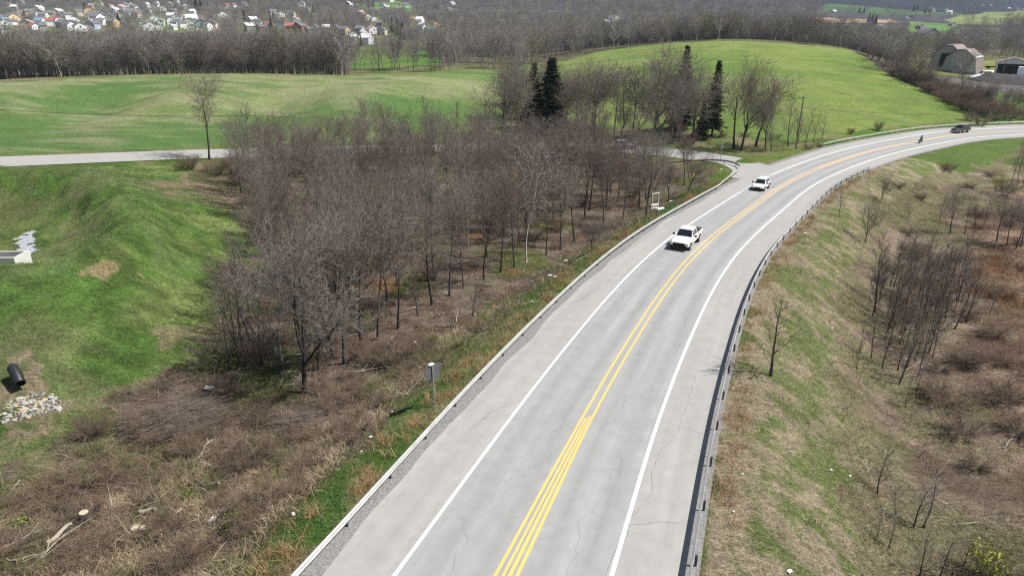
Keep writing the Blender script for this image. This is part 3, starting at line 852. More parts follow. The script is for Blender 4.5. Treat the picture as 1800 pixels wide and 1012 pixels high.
# side road
def side_pt(S, O, dz=0.0):
    x = np.interp(S, SS_, SP[:, 0]); y = np.interp(S, SS_, SP[:, 1])
    nx = np.interp(S, SS_, SN[:, 0]); ny = np.interp(S, SS_, SN[:, 1])
    X = x + nx * O; Y_ = y + ny * O
    return np.stack([X, Y_, side_surface(X, Y_, np.broadcast_to(S, X.shape), O) + dz], -1)
def side_sheet():
    S = np.arange(0, SL - 0.5, 1.0)
    def offs(s):
        h = float(side_half(s)); g = float(side_near(s)); return [h, h * .5, 0, -g * .5, -g]
    return strip("side_road", lambda S_, O_: side_pt(S_, O_, 0.0) + np.stack([0 * S_, 0 * S_, 0.035 - 0.041 * sstep(SL - 16, SL - 8, S_)], -1), S, offs, M['side_road'])
side_sheet()

# edge lines, centre lines
def line(name, mat, s0, s1, off, w, dz=0.006, dash=None, step=1.0):
    offf = off if callable(off) else (lambda s: off)
    wf = w if callable(w) else (lambda s: w)
    segs = []
    if dash:
        s = s0
        while s < s1:
            segs.append((s, min(s + dash[0], s1))); s += dash[0] + dash[1]
    else:
        segs = [(s0, s1)]
    V = []; Q = []
    for a, b in segs:
        S = np.linspace(a, b, max(2, int((b - a) / step) + 1))
        o = np.array([offf(s) for s in S]); ww = np.array([wf(s) for s in S]) / 2
        Lp = road_pt(S, o + ww, dz); Rp = road_pt(S, o - ww, dz)
        b0 = len(V); V += [p for pr in zip(Lp, Rp) for p in pr]
        Q += [(b0 + 2*i, b0 + 2*i + 1, b0 + 2*i + 3, b0 + 2*i + 2) for i in range(len(S) - 1)]
    Q = np.array(Q)
    V = np.array(V); p = V[Q[0]]
    if np.cross(p[1] - p[0], p[2] - p[1])[2] < 0: Q = Q[:, ::-1]
    o = link(name, np_mesh(name, V, quads=Q, mat=mat)); tag(o, kind="structure")
    return o
lw_off = lambda s: 4.02 + 0.15 * sstep(20, -5, s)
line("white_edge_line", M['white_line'], smin, 86, lw_off, 0.155)
line("white_edge_line", M['white_line'], 86, 105, 4.0, 0.16, dash=(1.0, 0.95))
line("white_edge_line", M['white_line'], 105, smax, 4.0, 0.18)
rw_off = lambda s: -3.86 - 0.12 * sstep(15, -5, s)
line("white_edge_line", M['white_line'], smin, smax, rw_off, 0.18)
sp_ = lambda s: 0.26 + 0.17 * sstep(16, -4, s)
line("yellow_centre_line", M['yellow_line'], smin, 104, lambda s: sp_(s), lambda s: 0.13)
line("yellow_centre_line", M['yellow_line'], smin, 118, lambda s: -sp_(s) , lambda s: 0.14)
line("yellow_centre_line", M['yellow_line'], 104, 118, 0.26, 0.17, dash=(1.1, 0.9))
line("yellow_centre_line", M['yellow_line'], 118, smax, 0.2, 0.16)
line("yellow_centre_line", M['yellow_line'], 118, smax, -0.2, 0.16)
line("yellow_centre_line", M['yellow_line'], smin, 13.6, lambda s: 0.06 + 0.06 * sstep(16, -4, s), lambda s: 0.11 )
line("yellow_centre_line", M['yellow_line'], smin, 13.9, lambda s: -0.10 - 0.04 * sstep(16, -4, s), lambda s: 0.10 + .06 * sstep(14, -4, s), dz=0.0085)

# cracks in the surface
def cracks():
    V = []; Q = []
    r = np.random.default_rng(5)
    def crack(s0, d0, ds, dd, n, w, wand):
        S = [s0]; D = [d0]
        for i in range(n):
            S.append(S[-1] + ds / n + r.normal(0, wand * abs(dd) / n + wand * .05)); D.append(D[-1] + dd / n + r.normal(0, wand * abs(ds) / n * .5 + wand * .04))
        S = np.array(S); D = np.array(D)
        P = road_pt(S, D, 0.011)
        T = np.gradient(P, axis=0); T /= np.linalg.norm(T, axis=1)[:, None] + 1e-9
        Nn = np.stack([-T[:, 1], T[:, 0], np.zeros(len(T))], 1)
        ww = .55 * w * r.uniform(.4, 1.2, len(P))[:, None]; ww[0] = ww[-1] = 0.002
        b0 = len(V)
        for p, q_ in zip(P + Nn * ww / 2, P - Nn * ww / 2): V.append(p); V.append(q_)
        for i in range(len(P) - 1): Q.append((b0 + 2*i, b0 + 2*i + 1, b0 + 2*i + 3, b0 + 2*i + 2))
    crack(-4, -3.5, 26, .35, 60, .028, .5)
    crack(23, -3.45, 18, .1, 40, .02, .5)
    crack(-4, -1.9, 22, .5, 60, .014, .7)
    crack(-1, 2.4, 16, .6, 40, .016, .9); crack(30, 1.9, 20, .3, 40, .015, .8)
    for s0, d0, dd, w in [(0,-3.4,1.9,.035),(5.2,-4.0,-2.2,.028),(15,-4.1,-2.6,.018),(21,4.2,2.1,.022),(28,-4.2,-2.2,.018),(25,3.8,-3.0,.016),(36,4.1,1.9,.018),(44,-4.0,-2.2,.016),(56,-4.1,-2.0,.016),(9,-.6,-2.4,.014),(50,4.1,2,.016),(33,.6,2.8,.012),(64,-.6,-3,.012),(73,4.2,2,.014)]:
        crack(s0, d0, r.uniform(-.6, .6), dd, 22, w, .25)
    for s0 in (8.5, 9.2, 10.0): crack(s0, 5.9, 3.2, -.9, 18, .03, .4)
    crack(30, 6.3, 6, -1.1, 26, .05, .3); crack(31, 6.2, 5, -.6, 22, .04, .4); crack(62, 5.8, 5, -1.3, 20, .06, .3)
    Q_ = np.array(Q); V_ = np.array(V)
    o = link("road_crack", np_mesh("road_crack", V_, quads=Q_, mat=M['crack'])); tag(o, kind="structure")
cracks()

# ------------------------------------------------------------------ guardrails
def rail_path(P, name, label, group, side, posts=True, hook=None, spacing=3.81, hgt=0.72):
    """P: polyline (n,3) on the ground, side: +1 when traffic is on the right hand of the path direction"""
    P = np.array(P, float)
    seg = np.r_[0, np.cumsum(np.linalg.norm(np.diff(P, axis=0), axis=1))]
    q = np.arange(0, seg[-1], 1.27)
    P = np.stack([np.interp(q, seg, P[:, k]) for k in range(3)], 1)
    T = np.gradient(P, axis=0); T /= np.linalg.norm(T, axis=1)[:, None]
    Nn = np.stack([-T[:, 1], T[:, 0], np.zeros(len(T))], 1); Nn /= np.linalg.norm(Nn, axis=1)[:, None]
    Nn = -Nn * side                               # towards the traffic
    root = thing(name, label, "guardrail", tuple(P[0]), 0, group)
    o = P[0]
    prof = [(0.0, 0.0), (0.03, .02), (0.085, .055), (0.085, .095), (0.02, .135), (0.02, .175), (0.085, .215), (0.085, .255), (0.03, .29), (0.0, .31)]
    prof = [(a, b + hgt - .31) for a, b in prof]
    back = [(a - .012, b) for a, b in prof[::-1]]
    ring = prof + back
    rings = [[tuple(P[i] - o + Nn[i] * a + np.array([0, 0, b])) for a, b in ring] for i in range(len(P))]
    mb = MB().loft(rings); mb.build("rail", M['galv'], root)
    if posts:
        n = int(seg[-1] / spacing)
        for k in range(n + 1):
            i = min(int(round(k * spacing / 1.27)), len(P) - 1)
            p = P[i] - o; nn = Nn[i]
            an = math.atan2(nn[1], nn[0])
            c = p - nn * 0.10
            pm = MB().box((c[0], c[1], hgt * .5 - .16 + p[2] ), (.11, .07, hgt + .10), rz=an)
            if k >= 99: break
            pm.build("post", M['galv_dark'], root)
    return root
tip = hit([(1296,296),(1290,291.5),(1276,287.5),(1258,284.5),(1240,283),(1215,281.5),(1190,281),(1165,281)])
tip_w = [tuple(p) for p in tip]
sL = np.arange(-34, 88, 1.0)
pl = list(map(tuple, road_pt(sL, np.full(len(sL), 7.45), -0.05)))
sLt = 88.0
def arc_tip():
    a = np.array(pl[-1][:2]); out = []
    b = on_plane(1240, 284.5); b = np.array(b)
    c1 = a + road_dir(88.0) * 9.0
    d_, s_ = sd_poly([b[0]], [b[1]], SP, SN, SS_)
    tdir = STn[int(np.clip(s_[0], 0, len(STn) - 1))]
    c2 = b + tdir * 9.0
    for t in np.linspace(0.04, 1, 20):
        p = (1-t)**3 * a + 3*(1-t)**2*t * c1 + 3*(1-t)*t*t * c2 + t**3 * b
        out.append(p)
    s_e = s_[0]; d_e = d_[0]
    for k in range(1, 16):
        dd = d_e + (-5.3 - d_e) * min(1, k / 6)
        pp = side_pt(np.array([s_e - k * 1.6]), np.array([dd]))[0]
        out.append(pp[:2])
    return out
tipc = [on_plane(u_, v_, .4) for u_, v_ in ((1278,316.5),(1290,308),(1297.5,302.5),(1301,299),(1300,296),(1296,293.6),(1290,291.4),(1281,289),(1270,287),(1256,285),(1240,283.6),(1220,282.3),(1200,281.4),(1180,281),(1165,281))]
pl = [p for p in pl if p[1] < tipc[0][1] - 1.5]
tipc = np.array(tipc); _q = np.r_[0, np.cumsum(np.hypot(*np.diff(tipc, axis=0).T))]; _t = np.arange(0, _q[-1], .8)
tipc = np.stack([np.interp(_t, _q, tipc[:, 0]), np.interp(_t, _q, tipc[:, 1])], 1)
for p in tipc:
    pl.append((p[0], p[1], float(ground(np.array([p[0]]), np.array([p[1]]))[0])))
pl = np.array(pl); _k = np.ones(5) / 5; _m = len(pl) - 40
for _c in range(3): pl[_m:-2, _c] = np.convolve(np.pad(pl[:, _c], 2, mode='edge'), _k, 'valid')[_m:-2]
rail_path(pl, "guardrail", "long galvanised guardrail left of the highway, curling round at the junction", "guardrails along the highway", +1)
sR = np.arange(-34, 127, 1.0)
rail_path(road_pt(sR, np.full(len(sR), -6.95), -0.05), "guardrail", "galvanised guardrail with its shadow on the asphalt, on the embankment side of the curve", "guardrails along the highway", -1)
sF = np.arange(143, smax - 5, 1.0)
rail_path(road_pt(sF, np.full(len(sF), 8.3), -0.05), "guardrail", "pale guardrail at the far bend, behind the dark pickup", "guardrails along the highway", +1)

# ------------------------------------------------------------------ trees
def grow(seed, levels, trunk, mult=1.0):
    """vectorised branch growth. trunk: dict(len, rad, lean, K, wob). returns list per level of (pts (n,K,3), rad (n,K))"""
    r = np.random.default_rng(seed)
    out = []
    K = trunk['K']; nst = trunk.get('stems', 1)
    P = np.zeros((nst, K, 3)); d = np.zeros((nst, 3)); d[:, 2] = 1
    an = r.uniform(0, 6.28) + np.arange(nst) * 6.283 / nst + r.uniform(-.4, .4, nst)
    sp = trunk.get('spread', 0)
    d[:, 0] = np.cos(an) * sp * r.uniform(.5, 1.2, nst); d[:, 1] = np.sin(an) * sp * r.uniform(.5, 1.2, nst)
    d[:, :2] += r.normal(0, trunk.get('lean', 0.03), (1, 2)) + np.array(trunk.get('bend', (0, 0)))
    P[:, 0, 0] = np.cos(an) * trunk.get('base', 0.0); P[:, 0, 1] = np.sin(an) * trunk.get('base', 0.0)
    ln = trunk['len'] * r.uniform(.82, 1.1, nst) if nst > 1 else np.array([trunk['len']])
    for k in range(1, K):
        d = d + r.normal(0, trunk['wob'], d.shape); d[:, 2] += trunk.get('up', .1); d /= np.linalg.norm(d, axis=1)[:, None]
        P[:, k] = P[:, k-1] + d * (ln / (K - 1))[:, None]
    tt = np.linspace(0, 1, K)
    rad = (trunk['rad'] * (1 - (1 - trunk.get('tip', .25)) * tt ** 0.9))[None] * np.ones((nst, 1))
    rad[:, 0] *= 1.35
    out.append((P, rad))
    L = np.repeat(ln[:, None], 1, 1)[:, 0]
    for lv in levels:
        Pp, Rp = out[-1]; n, Kp = Pp.shape[:2]; m = lv['n']
        t = (np.arange(m)[None] + r.uniform(0, 1, (n, m))) / m
        t = lv['t0'] + (lv['t1'] - lv['t0']) * t ** lv.get('tp', 1.0)
        f_ = t * (Kp - 1); i = np.clip(f_.astype(int), 0, Kp - 2); w = (f_ - i)[..., None]
        ar = np.arange(n)[:, None]
        st = Pp[ar, i] * (1 - w) + Pp[ar, i+1] * w
        tg = Pp[ar, i+1] - Pp[ar, i]; tg /= np.linalg.norm(tg, axis=2)[..., None] + 1e-9
        pr = Rp[ar, i] * (1 - w[..., 0]) + Rp[ar, i+1] * w[..., 0]
        az = r.uniform(0, 6.28, (n, 1)) + np.arange(m)[None] * 2.4 + r.uniform(-.5, .5, (n, m))
        ref = np.where(np.abs(tg[..., 2:3]) > .9, np.array([1., 0, 0]), np.array([0, 0, 1.]))
        a = np.cross(tg, ref); a /= np.linalg.norm(a, axis=2)[..., None]; b = np.cross(tg, a)
        ang = R(1) * (lv['ang'] + r.normal(0, lv.get('angv', 8), (n, m)))
        side = a * np.cos(az)[..., None] + b * np.sin(az)[..., None]
        d = tg * np.cos(ang)[..., None] + side * np.sin(ang)[..., None]
        shape = lv.get('shape', None)
        ll = L[:, None] * lv['len'] * r.uniform(.65, 1.2, (n, m))
        if shape == 'taper': ll = ll * (1.15 - .75 * t)
        if shape == 'round': ll = ll * (0.45 + 1.1 * np.sin(np.clip((t - lv['t0']) / (1 - lv['t0'] + .01), 0, 1) * 2.6 + .35))
        st = st.reshape(-1, 3); d = d.reshape(-1, 3); ll = ll.ravel()
        K = lv['K']; nn = len(st)
        Q = np.zeros((nn, K, 3)); Q[:, 0] = st
        for k in range(1, K):
            d = d + r.normal(0, lv['wob'], d.shape); d[:, 2] += lv.get('up', .1); d /= np.linalg.norm(d, axis=1)[:, None]
            Q[:, k] = Q[:, k-1] + d * (ll / (K - 1))[:, None]
        r0 = np.minimum(pr.ravel() * lv.get('rr', .55), lv.get('rmax', 1.0)); r0 = np.maximum(r0, lv.get('rmin', .006))
        tt = np.linspace(0, 1, K)
        rd = r0[:, None] * (1 - (1 - lv.get('tip', .3)) * tt)[None]
        out.append((Q, rd)); L = ll
    return out

def tubes(groups):
    """list of (P (n,K,3), rad (n,K), sides) -> verts, quads"""
    Vs = []; Qs = []; base = 0
    for P, rd, sd in groups:
        n, K = P.shape[:2]
        T = np.gradient(P, axis=1); T /= np.linalg.norm(T, axis=2)[..., None] + 1e-9
        ref = np.where(np.abs(T[:, :1, 2:3]) > .85, np.array([1., 0, 0]), np.array([0, 0, 1.]))
        a = np.cross(T, np.broadcast_to(ref, T.shape)); a /= np.linalg.norm(a, axis=2)[..., None] + 1e-9
        b = np.cross(T, a)
        an = 2 * np.pi * np.arange(sd) / sd
        V = P[:, :, None] + (a[:, :, None] * np.cos(an)[None, None, :, None] + b[:, :, None] * np.sin(an)[None, None, :, None]) * rd[:, :, None, None]
        idx = base + np.arange(n * K * sd).reshape(n, K, sd)
        q = np.stack([idx[:, :-1], np.roll(idx, -1, 2)[:, :-1], np.roll(idx, -1, 2)[:, 1:], idx[:, 1:]], -1).reshape(-1, 4)
        Vs.append(V.reshape(-1, 3)); Qs.append(q); base += n * K * sd
    return np.concatenate(Vs), np.concatenate(Qs)

def ribbons(P, w, dirs=None):
    """P (n,K,3) flat blades of width w (n,)"""
    n, K = P.shape[:2]
    T = P[:, -1] - P[:, 0]
    rd = rng.normal(0, 1, (n, 3)) if dirs is None else dirs
    a = np.cross(T, rd); a /= np.linalg.norm(a, axis=1)[:, None] + 1e-9
    tap = np.linspace(1, .25, K)
    off = a[:, None] * (w[:, None] * tap[None] / 2)[..., None]
    V = np.stack([P + off, P - off], 2).reshape(-1, 3)
    idx = np.arange(n * K * 2).reshape(n, K, 2)
    q = np.stack([idx[:, :-1, 0], idx[:, :-1, 1], idx[:, 1:, 1], idx[:, 1:, 0]], -1).reshape(-1, 4)
    return V, q

def tree_proto(seed, trunk, levels, bark, twig, split=1, hscale=None):
    g = grow(seed, levels, trunk)
    top = max(p[..., 2].max() for p, _ in g)
    sides = [8, 6, 4, 3, 3, 3]
    A = tubes([(g[i][0], g[i][1], sides[i]) for i in range(split + 1)])
    B = tubes([(g[i][0], g[i][1], 3 if i > 2 else 4) for i in range(split + 1, len(g))])
    ta = np_mesh("trunk", A[0], quads=A[1], mat=M[bark], smooth=True)
    tb = np_mesh("crown", B[0], quads=B[1], mat=M[twig], smooth=True)
    return {'t': ta, 'c': tb, 'h': top}

def spreading(seed, bark='bark', twig='twig', rad=.24, bend=(0, 0), dens=1.0):
    return tree_proto(seed, dict(len=4.9, rad=rad, K=6, wob=.06, lean=.05, tip=.75, bend=bend),
        [dict(n=6, t0=.5, t1=1, ang=36, angv=11, len=1.75, K=8, wob=.10, up=.085, rr=.6, tip=.22),
         dict(n=9, t0=.2, t1=1, ang=40, angv=10, len=.46, K=6, wob=.12, up=.07, rr=.5, tip=.3),
         dict(n=int(9*dens), t0=.12, t1=1, ang=40, angv=11, len=.5, K=4, wob=.16, up=.05, rr=.55, rmin=.02, tip=.55),
         dict(n=6, t0=.1, t1=1, ang=42, angv=13, len=.62, K=3, wob=.17, up=.03, rr=.65, rmin=.015, rmax=.02, tip=.6)], bark, twig, 1)

def forest(seed, bark='bark', twig='twig', rad=.19, bend=(0, 0), dens=1.0):
    return tree_proto(seed, dict(len=11.5, rad=rad, K=12, wob=.045, lean=.05, tip=.16, up=.04, bend=bend),
        [dict(n=18, t0=.43, t1=.98, ang=44, angv=11, len=.33, K=7, wob=.10, up=.10, rr=.45, tip=.25, shape='round'),
         dict(n=int(8*dens), t0=.12, t1=1, ang=44, angv=12, len=.45, K=4, wob=.16, up=.05, rr=.55, rmin=.021, tip=.5),
         dict(n=int(7*dens), t0=.1, t1=1, ang=42, angv=13, len=.6, K=3, wob=.18, up=.03, rr=.6, rmin=.0155, rmax=.021, tip=.6)], bark, twig, 0)

def pole(seed, bark='bark', twig='twig', h=7.0, rad=.06, n=12):
    return tree_proto(seed, dict(len=h, rad=rad, K=9, wob=.04, lean=.06, tip=.12, up=.03),
        [dict(n=n + 8, t0=.12, t1=.97, ang=34, angv=9, len=.30, K=5, wob=.08, up=.12, rr=.45, rmin=.013, tip=.4, shape='taper'),
         dict(n=10, t0=.15, t1=1, ang=34, angv=10, len=.42, K=3, wob=.12, up=.06, rr=.6, rmin=.0095, tip=.6)], bark, twig, 0)

def bush(seed, bark='bark', twig='twig', h=2.6, stems=17, spread=.62, rad=.024, n1=10):
    return tree_proto(seed, dict(len=h, rad=rad, K=6, wob=.09, lean=.05, tip=.3, up=.06, stems=stems, spread=spread, base=.22),
        [dict(n=n1, t0=.15, t1=1, ang=36, angv=12, len=.36, K=4, wob=.14, up=.05, rr=.6, rmin=.008, tip=.5),
         dict(n=9, t0=.1, t1=1, ang=42, angv=14, len=.5, K=3, wob=.16, up=.0, rr=.7, rmin=.0085, tip=.6)], bark, twig, 0)

def conifer(seed, h=16.0, w=3.2, gap=0.0):
    r = np.random.default_rng(seed)
    tr = MB().tube([(0, 0, -.3), (0.05, 0, h * .5), (0, 0.03, h)], [h * .016, h * .01, .03], 7).mesh("trunk", M['bark_dark'], smooth=True)
    P = []; W = []
    z = h * (.08 + gap)
    while z < h * .985:
        fr = 1 - (z / h)
        L = w * (fr ** .85) * r.uniform(.6, 1.2) + .2
        nb = int(7 + 5 * fr)
        a0 = r.uniform(0, 6.28)
        for k in range(nb):
            a = a0 + k * 6.283 / nb + r.uniform(-.3, .3); l = L * r.uniform(.45, 1.15)
            n = max(6, int(l / .13))
            for j in range(n):
                t = (j + r.uniform(0, 1)) / n
                rr_ = l * (.12 + .88 * t); zz = z + h * .02 * math.sin(k * 2.1 + z) - l * .30 * t + l * .16 * t * t + r.normal(0, .06)
                for e in range(5):
                    aa = a + r.normal(0, .55 * .5 / (rr_ + .4)); c = np.array([math.cos(aa) * rr_, math.sin(aa) * rr_, zz])
                    da = a + r.choice((-1, 1)) * r.uniform(.3, 1.0); ln = r.uniform(.3, .65)
                    dd = np.array([math.cos(da), math.sin(da), r.uniform(-.45, .25)]) * ln
                    P.append([c, c + dd * .5 + [0, 0, .02], c + dd]); W.append(r.uniform(.10, .22))
        z += h * .019 * r.uniform(.6, 1.4)
    V, q = ribbons(np.array(P), np.array(W), np.tile([[0, 0, 1.0]], (len(P), 1)) + r.normal(0, .5, (len(P), 3)))
    cr = np_mesh("crown", V, quads=q, mat=M['needles'])
    return {'t': tr, 'c': cr, 'h': h}

PROT = {
    'spread': [spreading(3), spreading(8, twig='twig_red'), spreading(15, bark='bark_dark')],
    'forest': [forest(21), forest(22, twig='twig_red'), forest(23, bark='bark_dark', twig='twig'), forest(24, bend=(.10, .02)), forest(27, bark='bark_dark', twig='twig_red', bend=(-.08, 0))],
    'pale': [spreading(31, 'bark_pale', 'twig_pale', .2, dens=.8), forest(33, 'bark_pale', 'twig_pale', .15, dens=.7)],
    'pole': [pole(41, 'bark_dark'), pole(42, 'bark_dark', 'twig_red'), pole(43, h=8, rad=.07), pole(44, twig='twig_bud', h=6)],
    'bush': [bush(51, 'brush_twig', 'brush_twig'), bush(52, 'brush_twig', 'brush_twig', spread=.9), bush(53, 'bark_dark', 'brush_twig', stems=20), bush(54, twig='twig_bud', stems=14)],
    'conifer': [conifer(61, 16, 4.0), conifer(62, 17, 3.4, .06), conifer(63, 12, 3.6)],
}
TREES = []     # (x, y, crown radius) of placed trees

def put_tree(kind, idx, x, y, h, label, group=None, name="bare_tree", cat="tree", rz=None, z=None, sx=1.0, tilt=(0, 0)):
    p = PROT[kind][idx]
    zz = gz(x, y) if z is None else z
    root = thing(name, label, cat, (x, y, zz - .05), random.uniform(0, 6.28) if rz is None else rz, group)
    s = h / p['h']
    root.scale = (s * sx, s * sx, s)
    root.rotation_euler = (tilt[0], tilt[1], root.rotation_euler[2])
    link("trunk" if kind != 'bush' else "stems", p['t'], root)
    link("crown" if kind != 'bush' else "twigs", p['c'], root)
    TREES.append((x, y))
    return root

def scatter_poly(P, spacing, n, seed=1, avoid=(), exist=None):
    r = np.random.default_rng(seed)
    lo = P.min(0); hi = P.max(0); out = list(exist or []); res = []
    for _ in range(n * 60):
        if len(res) >= n: break
        c = r.uniform(lo, hi)
        if not inpoly(np.array([c[0]]), np.array([c[1]]), P)[0]: continue
        sp = spacing(c) if callable(spacing) else spacing
        if any((c[0]-q[0])**2 + (c[1]-q[1])**2 < sp*sp for q in out): continue
        out.append(tuple(c)); res.append(tuple(c))
    return res

# named trees
x, y, z = at(368, 281); put_tree('forest', 2, x, y, 18.0, "tall lone dark bare tree by the side road at the wood's left end", rz=1.0, sx=1.0)
key = []
def K_(u, v, kind, idx, h, label, **kw):
    x, y, z = at(u, v); key.append((x, y)); return put_tree(kind, idx, x, y, h, label, **kw)
K_(536, 688, 'spread', 2, 14.6, "big dark forked bare tree nearest the camera at the front of the wood", rz=.6)
K_(497, 640, 'pale', 1, 11.5, "slender pale barked tree beside the big forked tree at the wood's front", rz=2)
K_(484, 628, 'pale', 1, 10.0, "second thin pale tree just left of the slender pale one", rz=4)
K_(925, 462, 'pale', 1, 16.5, "pale white limbed sycamore with a tall slim trunk near the wood's road side", rz=1, tilt=(0, .06))
K_(1136, 378, 'spread', 0, 12.5, "dark leaning bare tree beside the empty white sign frame", rz=1.3, tilt=(0, .16), sx=.8)
K_(1175, 352, 'spread', 2, 7.5, "short dark bare tree right of the empty sign frame", rz=3, sx=.7)
K_(1208, 343, 'spread', 1, 9.0, "leaning bare tree at the wood's tip by the junction lawn", rz=.2, tilt=(0, .35), sx=.9)
K_(606, 640, 'forest', 0, 13.5, "straight brown trunk tree right of the big forked tree", rz=1)
K_(636, 618, 'forest', 4, 13.2, "thin dark leaning tree, third along the wood front from the forked tree")
K_(664, 596, 'forest', 3, 13.4, "bare tree in the wood front row standing behind the grey shrub mound")
K_(760, 536, 'forest', 2, 13.0, "dark straight tree above the rust coloured leaf patch")
K_(1040, 460-12, 'spread', 1, 6.0, "low spreading sapling at the wood edge above the white litter", sx=.8)
K_(828, 566, 'pole', 2, 5.0, "small multi-twigged sapling on the brown bank above the guardrail", sx=1.6)
K_(420, 640, 'pole', 3, 7.5, "slim leaning sapling at the lawn's edge, first trunk left of the pale trees", sx=1.3, tilt=(0, -.1))
K_(452, 560, 'pole', 2, 8.5, "slim grey sapling where lawn and wood meet behind the pale trees", sx=1.4)
# conifers in the middle distance
K_(938, 232, 'conifer', 0, 17.0, "left and darker of the two tall spruces rising from the wood", name="spruce_tree", cat="conifer", sx=.95)
K_(968, 236, 'conifer', 2, 18.6, "broad dark spruce rising above the wood, beside a narrower one", name="spruce_tree", cat="conifer", sx=1.0)
K_(1251, 240, 'conifer', 1, 17.5, "tall narrow spruce behind the junction between two big bare trees", name="spruce_tree", cat="conifer", sx=.9)
K_(1196, 228, 'conifer', 0, 20.5, "spruce hidden behind a wide bare tree with only its tip showing", name="spruce_tree", cat="conifer", sx=.8)
K_(1232, 246, 'conifer', 2, 9.0, "small dark spruce at the foot of the tall narrow one", name="spruce_tree", cat="conifer", sx=.8)
# big bare trees around the junction
for u, v, k, i, h, lab, kw in [
    (1040,238,'spread',1,22.0,"rounded bare tree right of the two tall spruces",dict(sx=1.1)),
    (1092,244,'spread',2,11.5,"dark thick trunked bare tree beside the parked vehicle on the side road",dict(sx=.7)),
    (1150,240,'spread',0,25,"widest bare tree with a dense grey crown left of the junction",dict(sx=1.3)),
    (1185,244,'spread',2,22.5,"dense dark bare tree merging with the widest crown",dict(sx=1.15)),
    (1290,262,'forest',2,19.0,"bare tree with straight black trunk right behind the yellow sign",dict(sx=1.3)),
    (1303,266,'spread',2,21.5,"many limbed dark bare tree standing on the junction verge",dict(sx=.85)),
    (1328,258,'forest',4,17.5,"tall bare tree with upswept limbs, centre of the verge group",dict(sx=1.5)),
    (1345,264,'spread',2,15.5,"right hand bare tree of the verge group near the field edge",dict(sx=.8)),
    (1356,266,'pole',2,10.0,"slim bare tree beside the metal gate frame",dict(sx=1.4)),
    (1520,428,'spread',3 if False else 0,7.0,"budding rounded tree on the embankment casting a shadow toward the guardrail",dict(sx=.75,rz=2)),
    (1355,660,'pole',3,6.2,"small upright sapling alone on the grassy embankment",dict(sx=1.9,rz=2)),
    (1548,356,'spread',2,5.2,"small dark bare tree on the embankment top near the rail end",dict(sx=.8)),
    (1475,382,'pole',2,4.4,"thin sapling on the embankment below the curve",dict(sx=1.4)),
    ]:
    K_(u, v, k, i, h, lab, **kw)
# the poles and saplings on the low ground to the right
SAP = "saplings on the low ground right of the road"
for u, v, h in [(1560,560,6.5),(1572,575,7),(1582,590,7.5),(1596,570,8),(1604,600,7),(1615,580,8.4),(1628,565,8),(1640,590,7.5),(1650,570,8.2),(1662,560,7.6),(1632,620,7),(1618,640,6),(1592,545,7.2),(1610,540,7.6),(1645,545,7.4),(1676,548,6.2),(1540,550,5.5),(1555,600,5),(1690,530,5.6),(1600,520,6.4),(1580,525,6.6),(1628,530,7),(1660,520,6.6),(1570,505,6),(1547,520,5.4)]:
    K_(u, v, 'pole', random.choice((0, 0, 1, 1, 2)), h, "dark leafless pole-like sapling in the thicket below the curve", name="sapling", group=SAP, sx=random.uniform(.8, 1.2), tilt=(random.uniform(-.05, .05), random.uniform(.02, .16)))
for u, v, h in [(1512,620,3.2),(1505,650,2.6),(1578,650,5.2),(1610,690,3.5),(1592,712,3)]:
    K_(u, v, 'pole', random.choice((0, 1, 3)), h, "short leafless sapling beside the drainage hollow below the thicket", name="sapling", group=SAP, sx=1.3)
for u, v, h in [(1670,410,7),(1695,413,6),(1712,410,5.2),(1752,425,8),(1770,430,6.5),(1786,436,7.5),(1650,390,4.6),(1795,432,7),(1728,400,5)]:
    K_(u, v, 'forest' if h > 6 else 'pole', random.choice((0, 1, 2)), h, "slim bare tree in the row beyond the sapling thicket", name="bare_tree", group="bare trees beyond the sapling thicket", sx=1.2)
for u, v, h in [(1788,322,9.5),(1797,330,9),(1779,318,8)]:
    K_(u, v, 'pole', 0, h, "tall thin dark bare stem at the inside of the bend by the picture edge", name="bare_tree", group="thin stems at the inside of the bend", sx=.9)
for u, v, h in [(1604,930,3.6),(1622,928,4.0),(1574,912,2.6),(1562,964,2.4),(1616,1012,3.6),(1652,1015,3.2),(1541,945,1.8),(1690,1000,2.6)]:
    K_(u, v, 'pole', random.choice((0, 0, 2)), h, "knee-bent bare sapling on the grassy low ground nearest the camera", name="sapling", group="near saplings right of the road", sx=1.7, tilt=(0, random.uniform(.0, .25)))

# front edge of the wood, read off one by one
for u, v, h in [(585,628,12.5),(700,575,12.5),(735,556,11),(790,520,12.5),(815,505,11.5),(850,492,12),(880,478,13),(905,470,12),(960,448,12.5),(985,436,11.5),(1010,425,12),(1060,398,11.5),(1095,385,11),(560,650,11)]:
    K_(u, v, 'forest', random.randrange(5), h, "upright dark trunked bare tree in the wood's road side edge", group="trees along the wood's road side edge", sx=random.uniform(.7, .95), tilt=(random.uniform(-.04, .04), random.uniform(-.06, .08)))
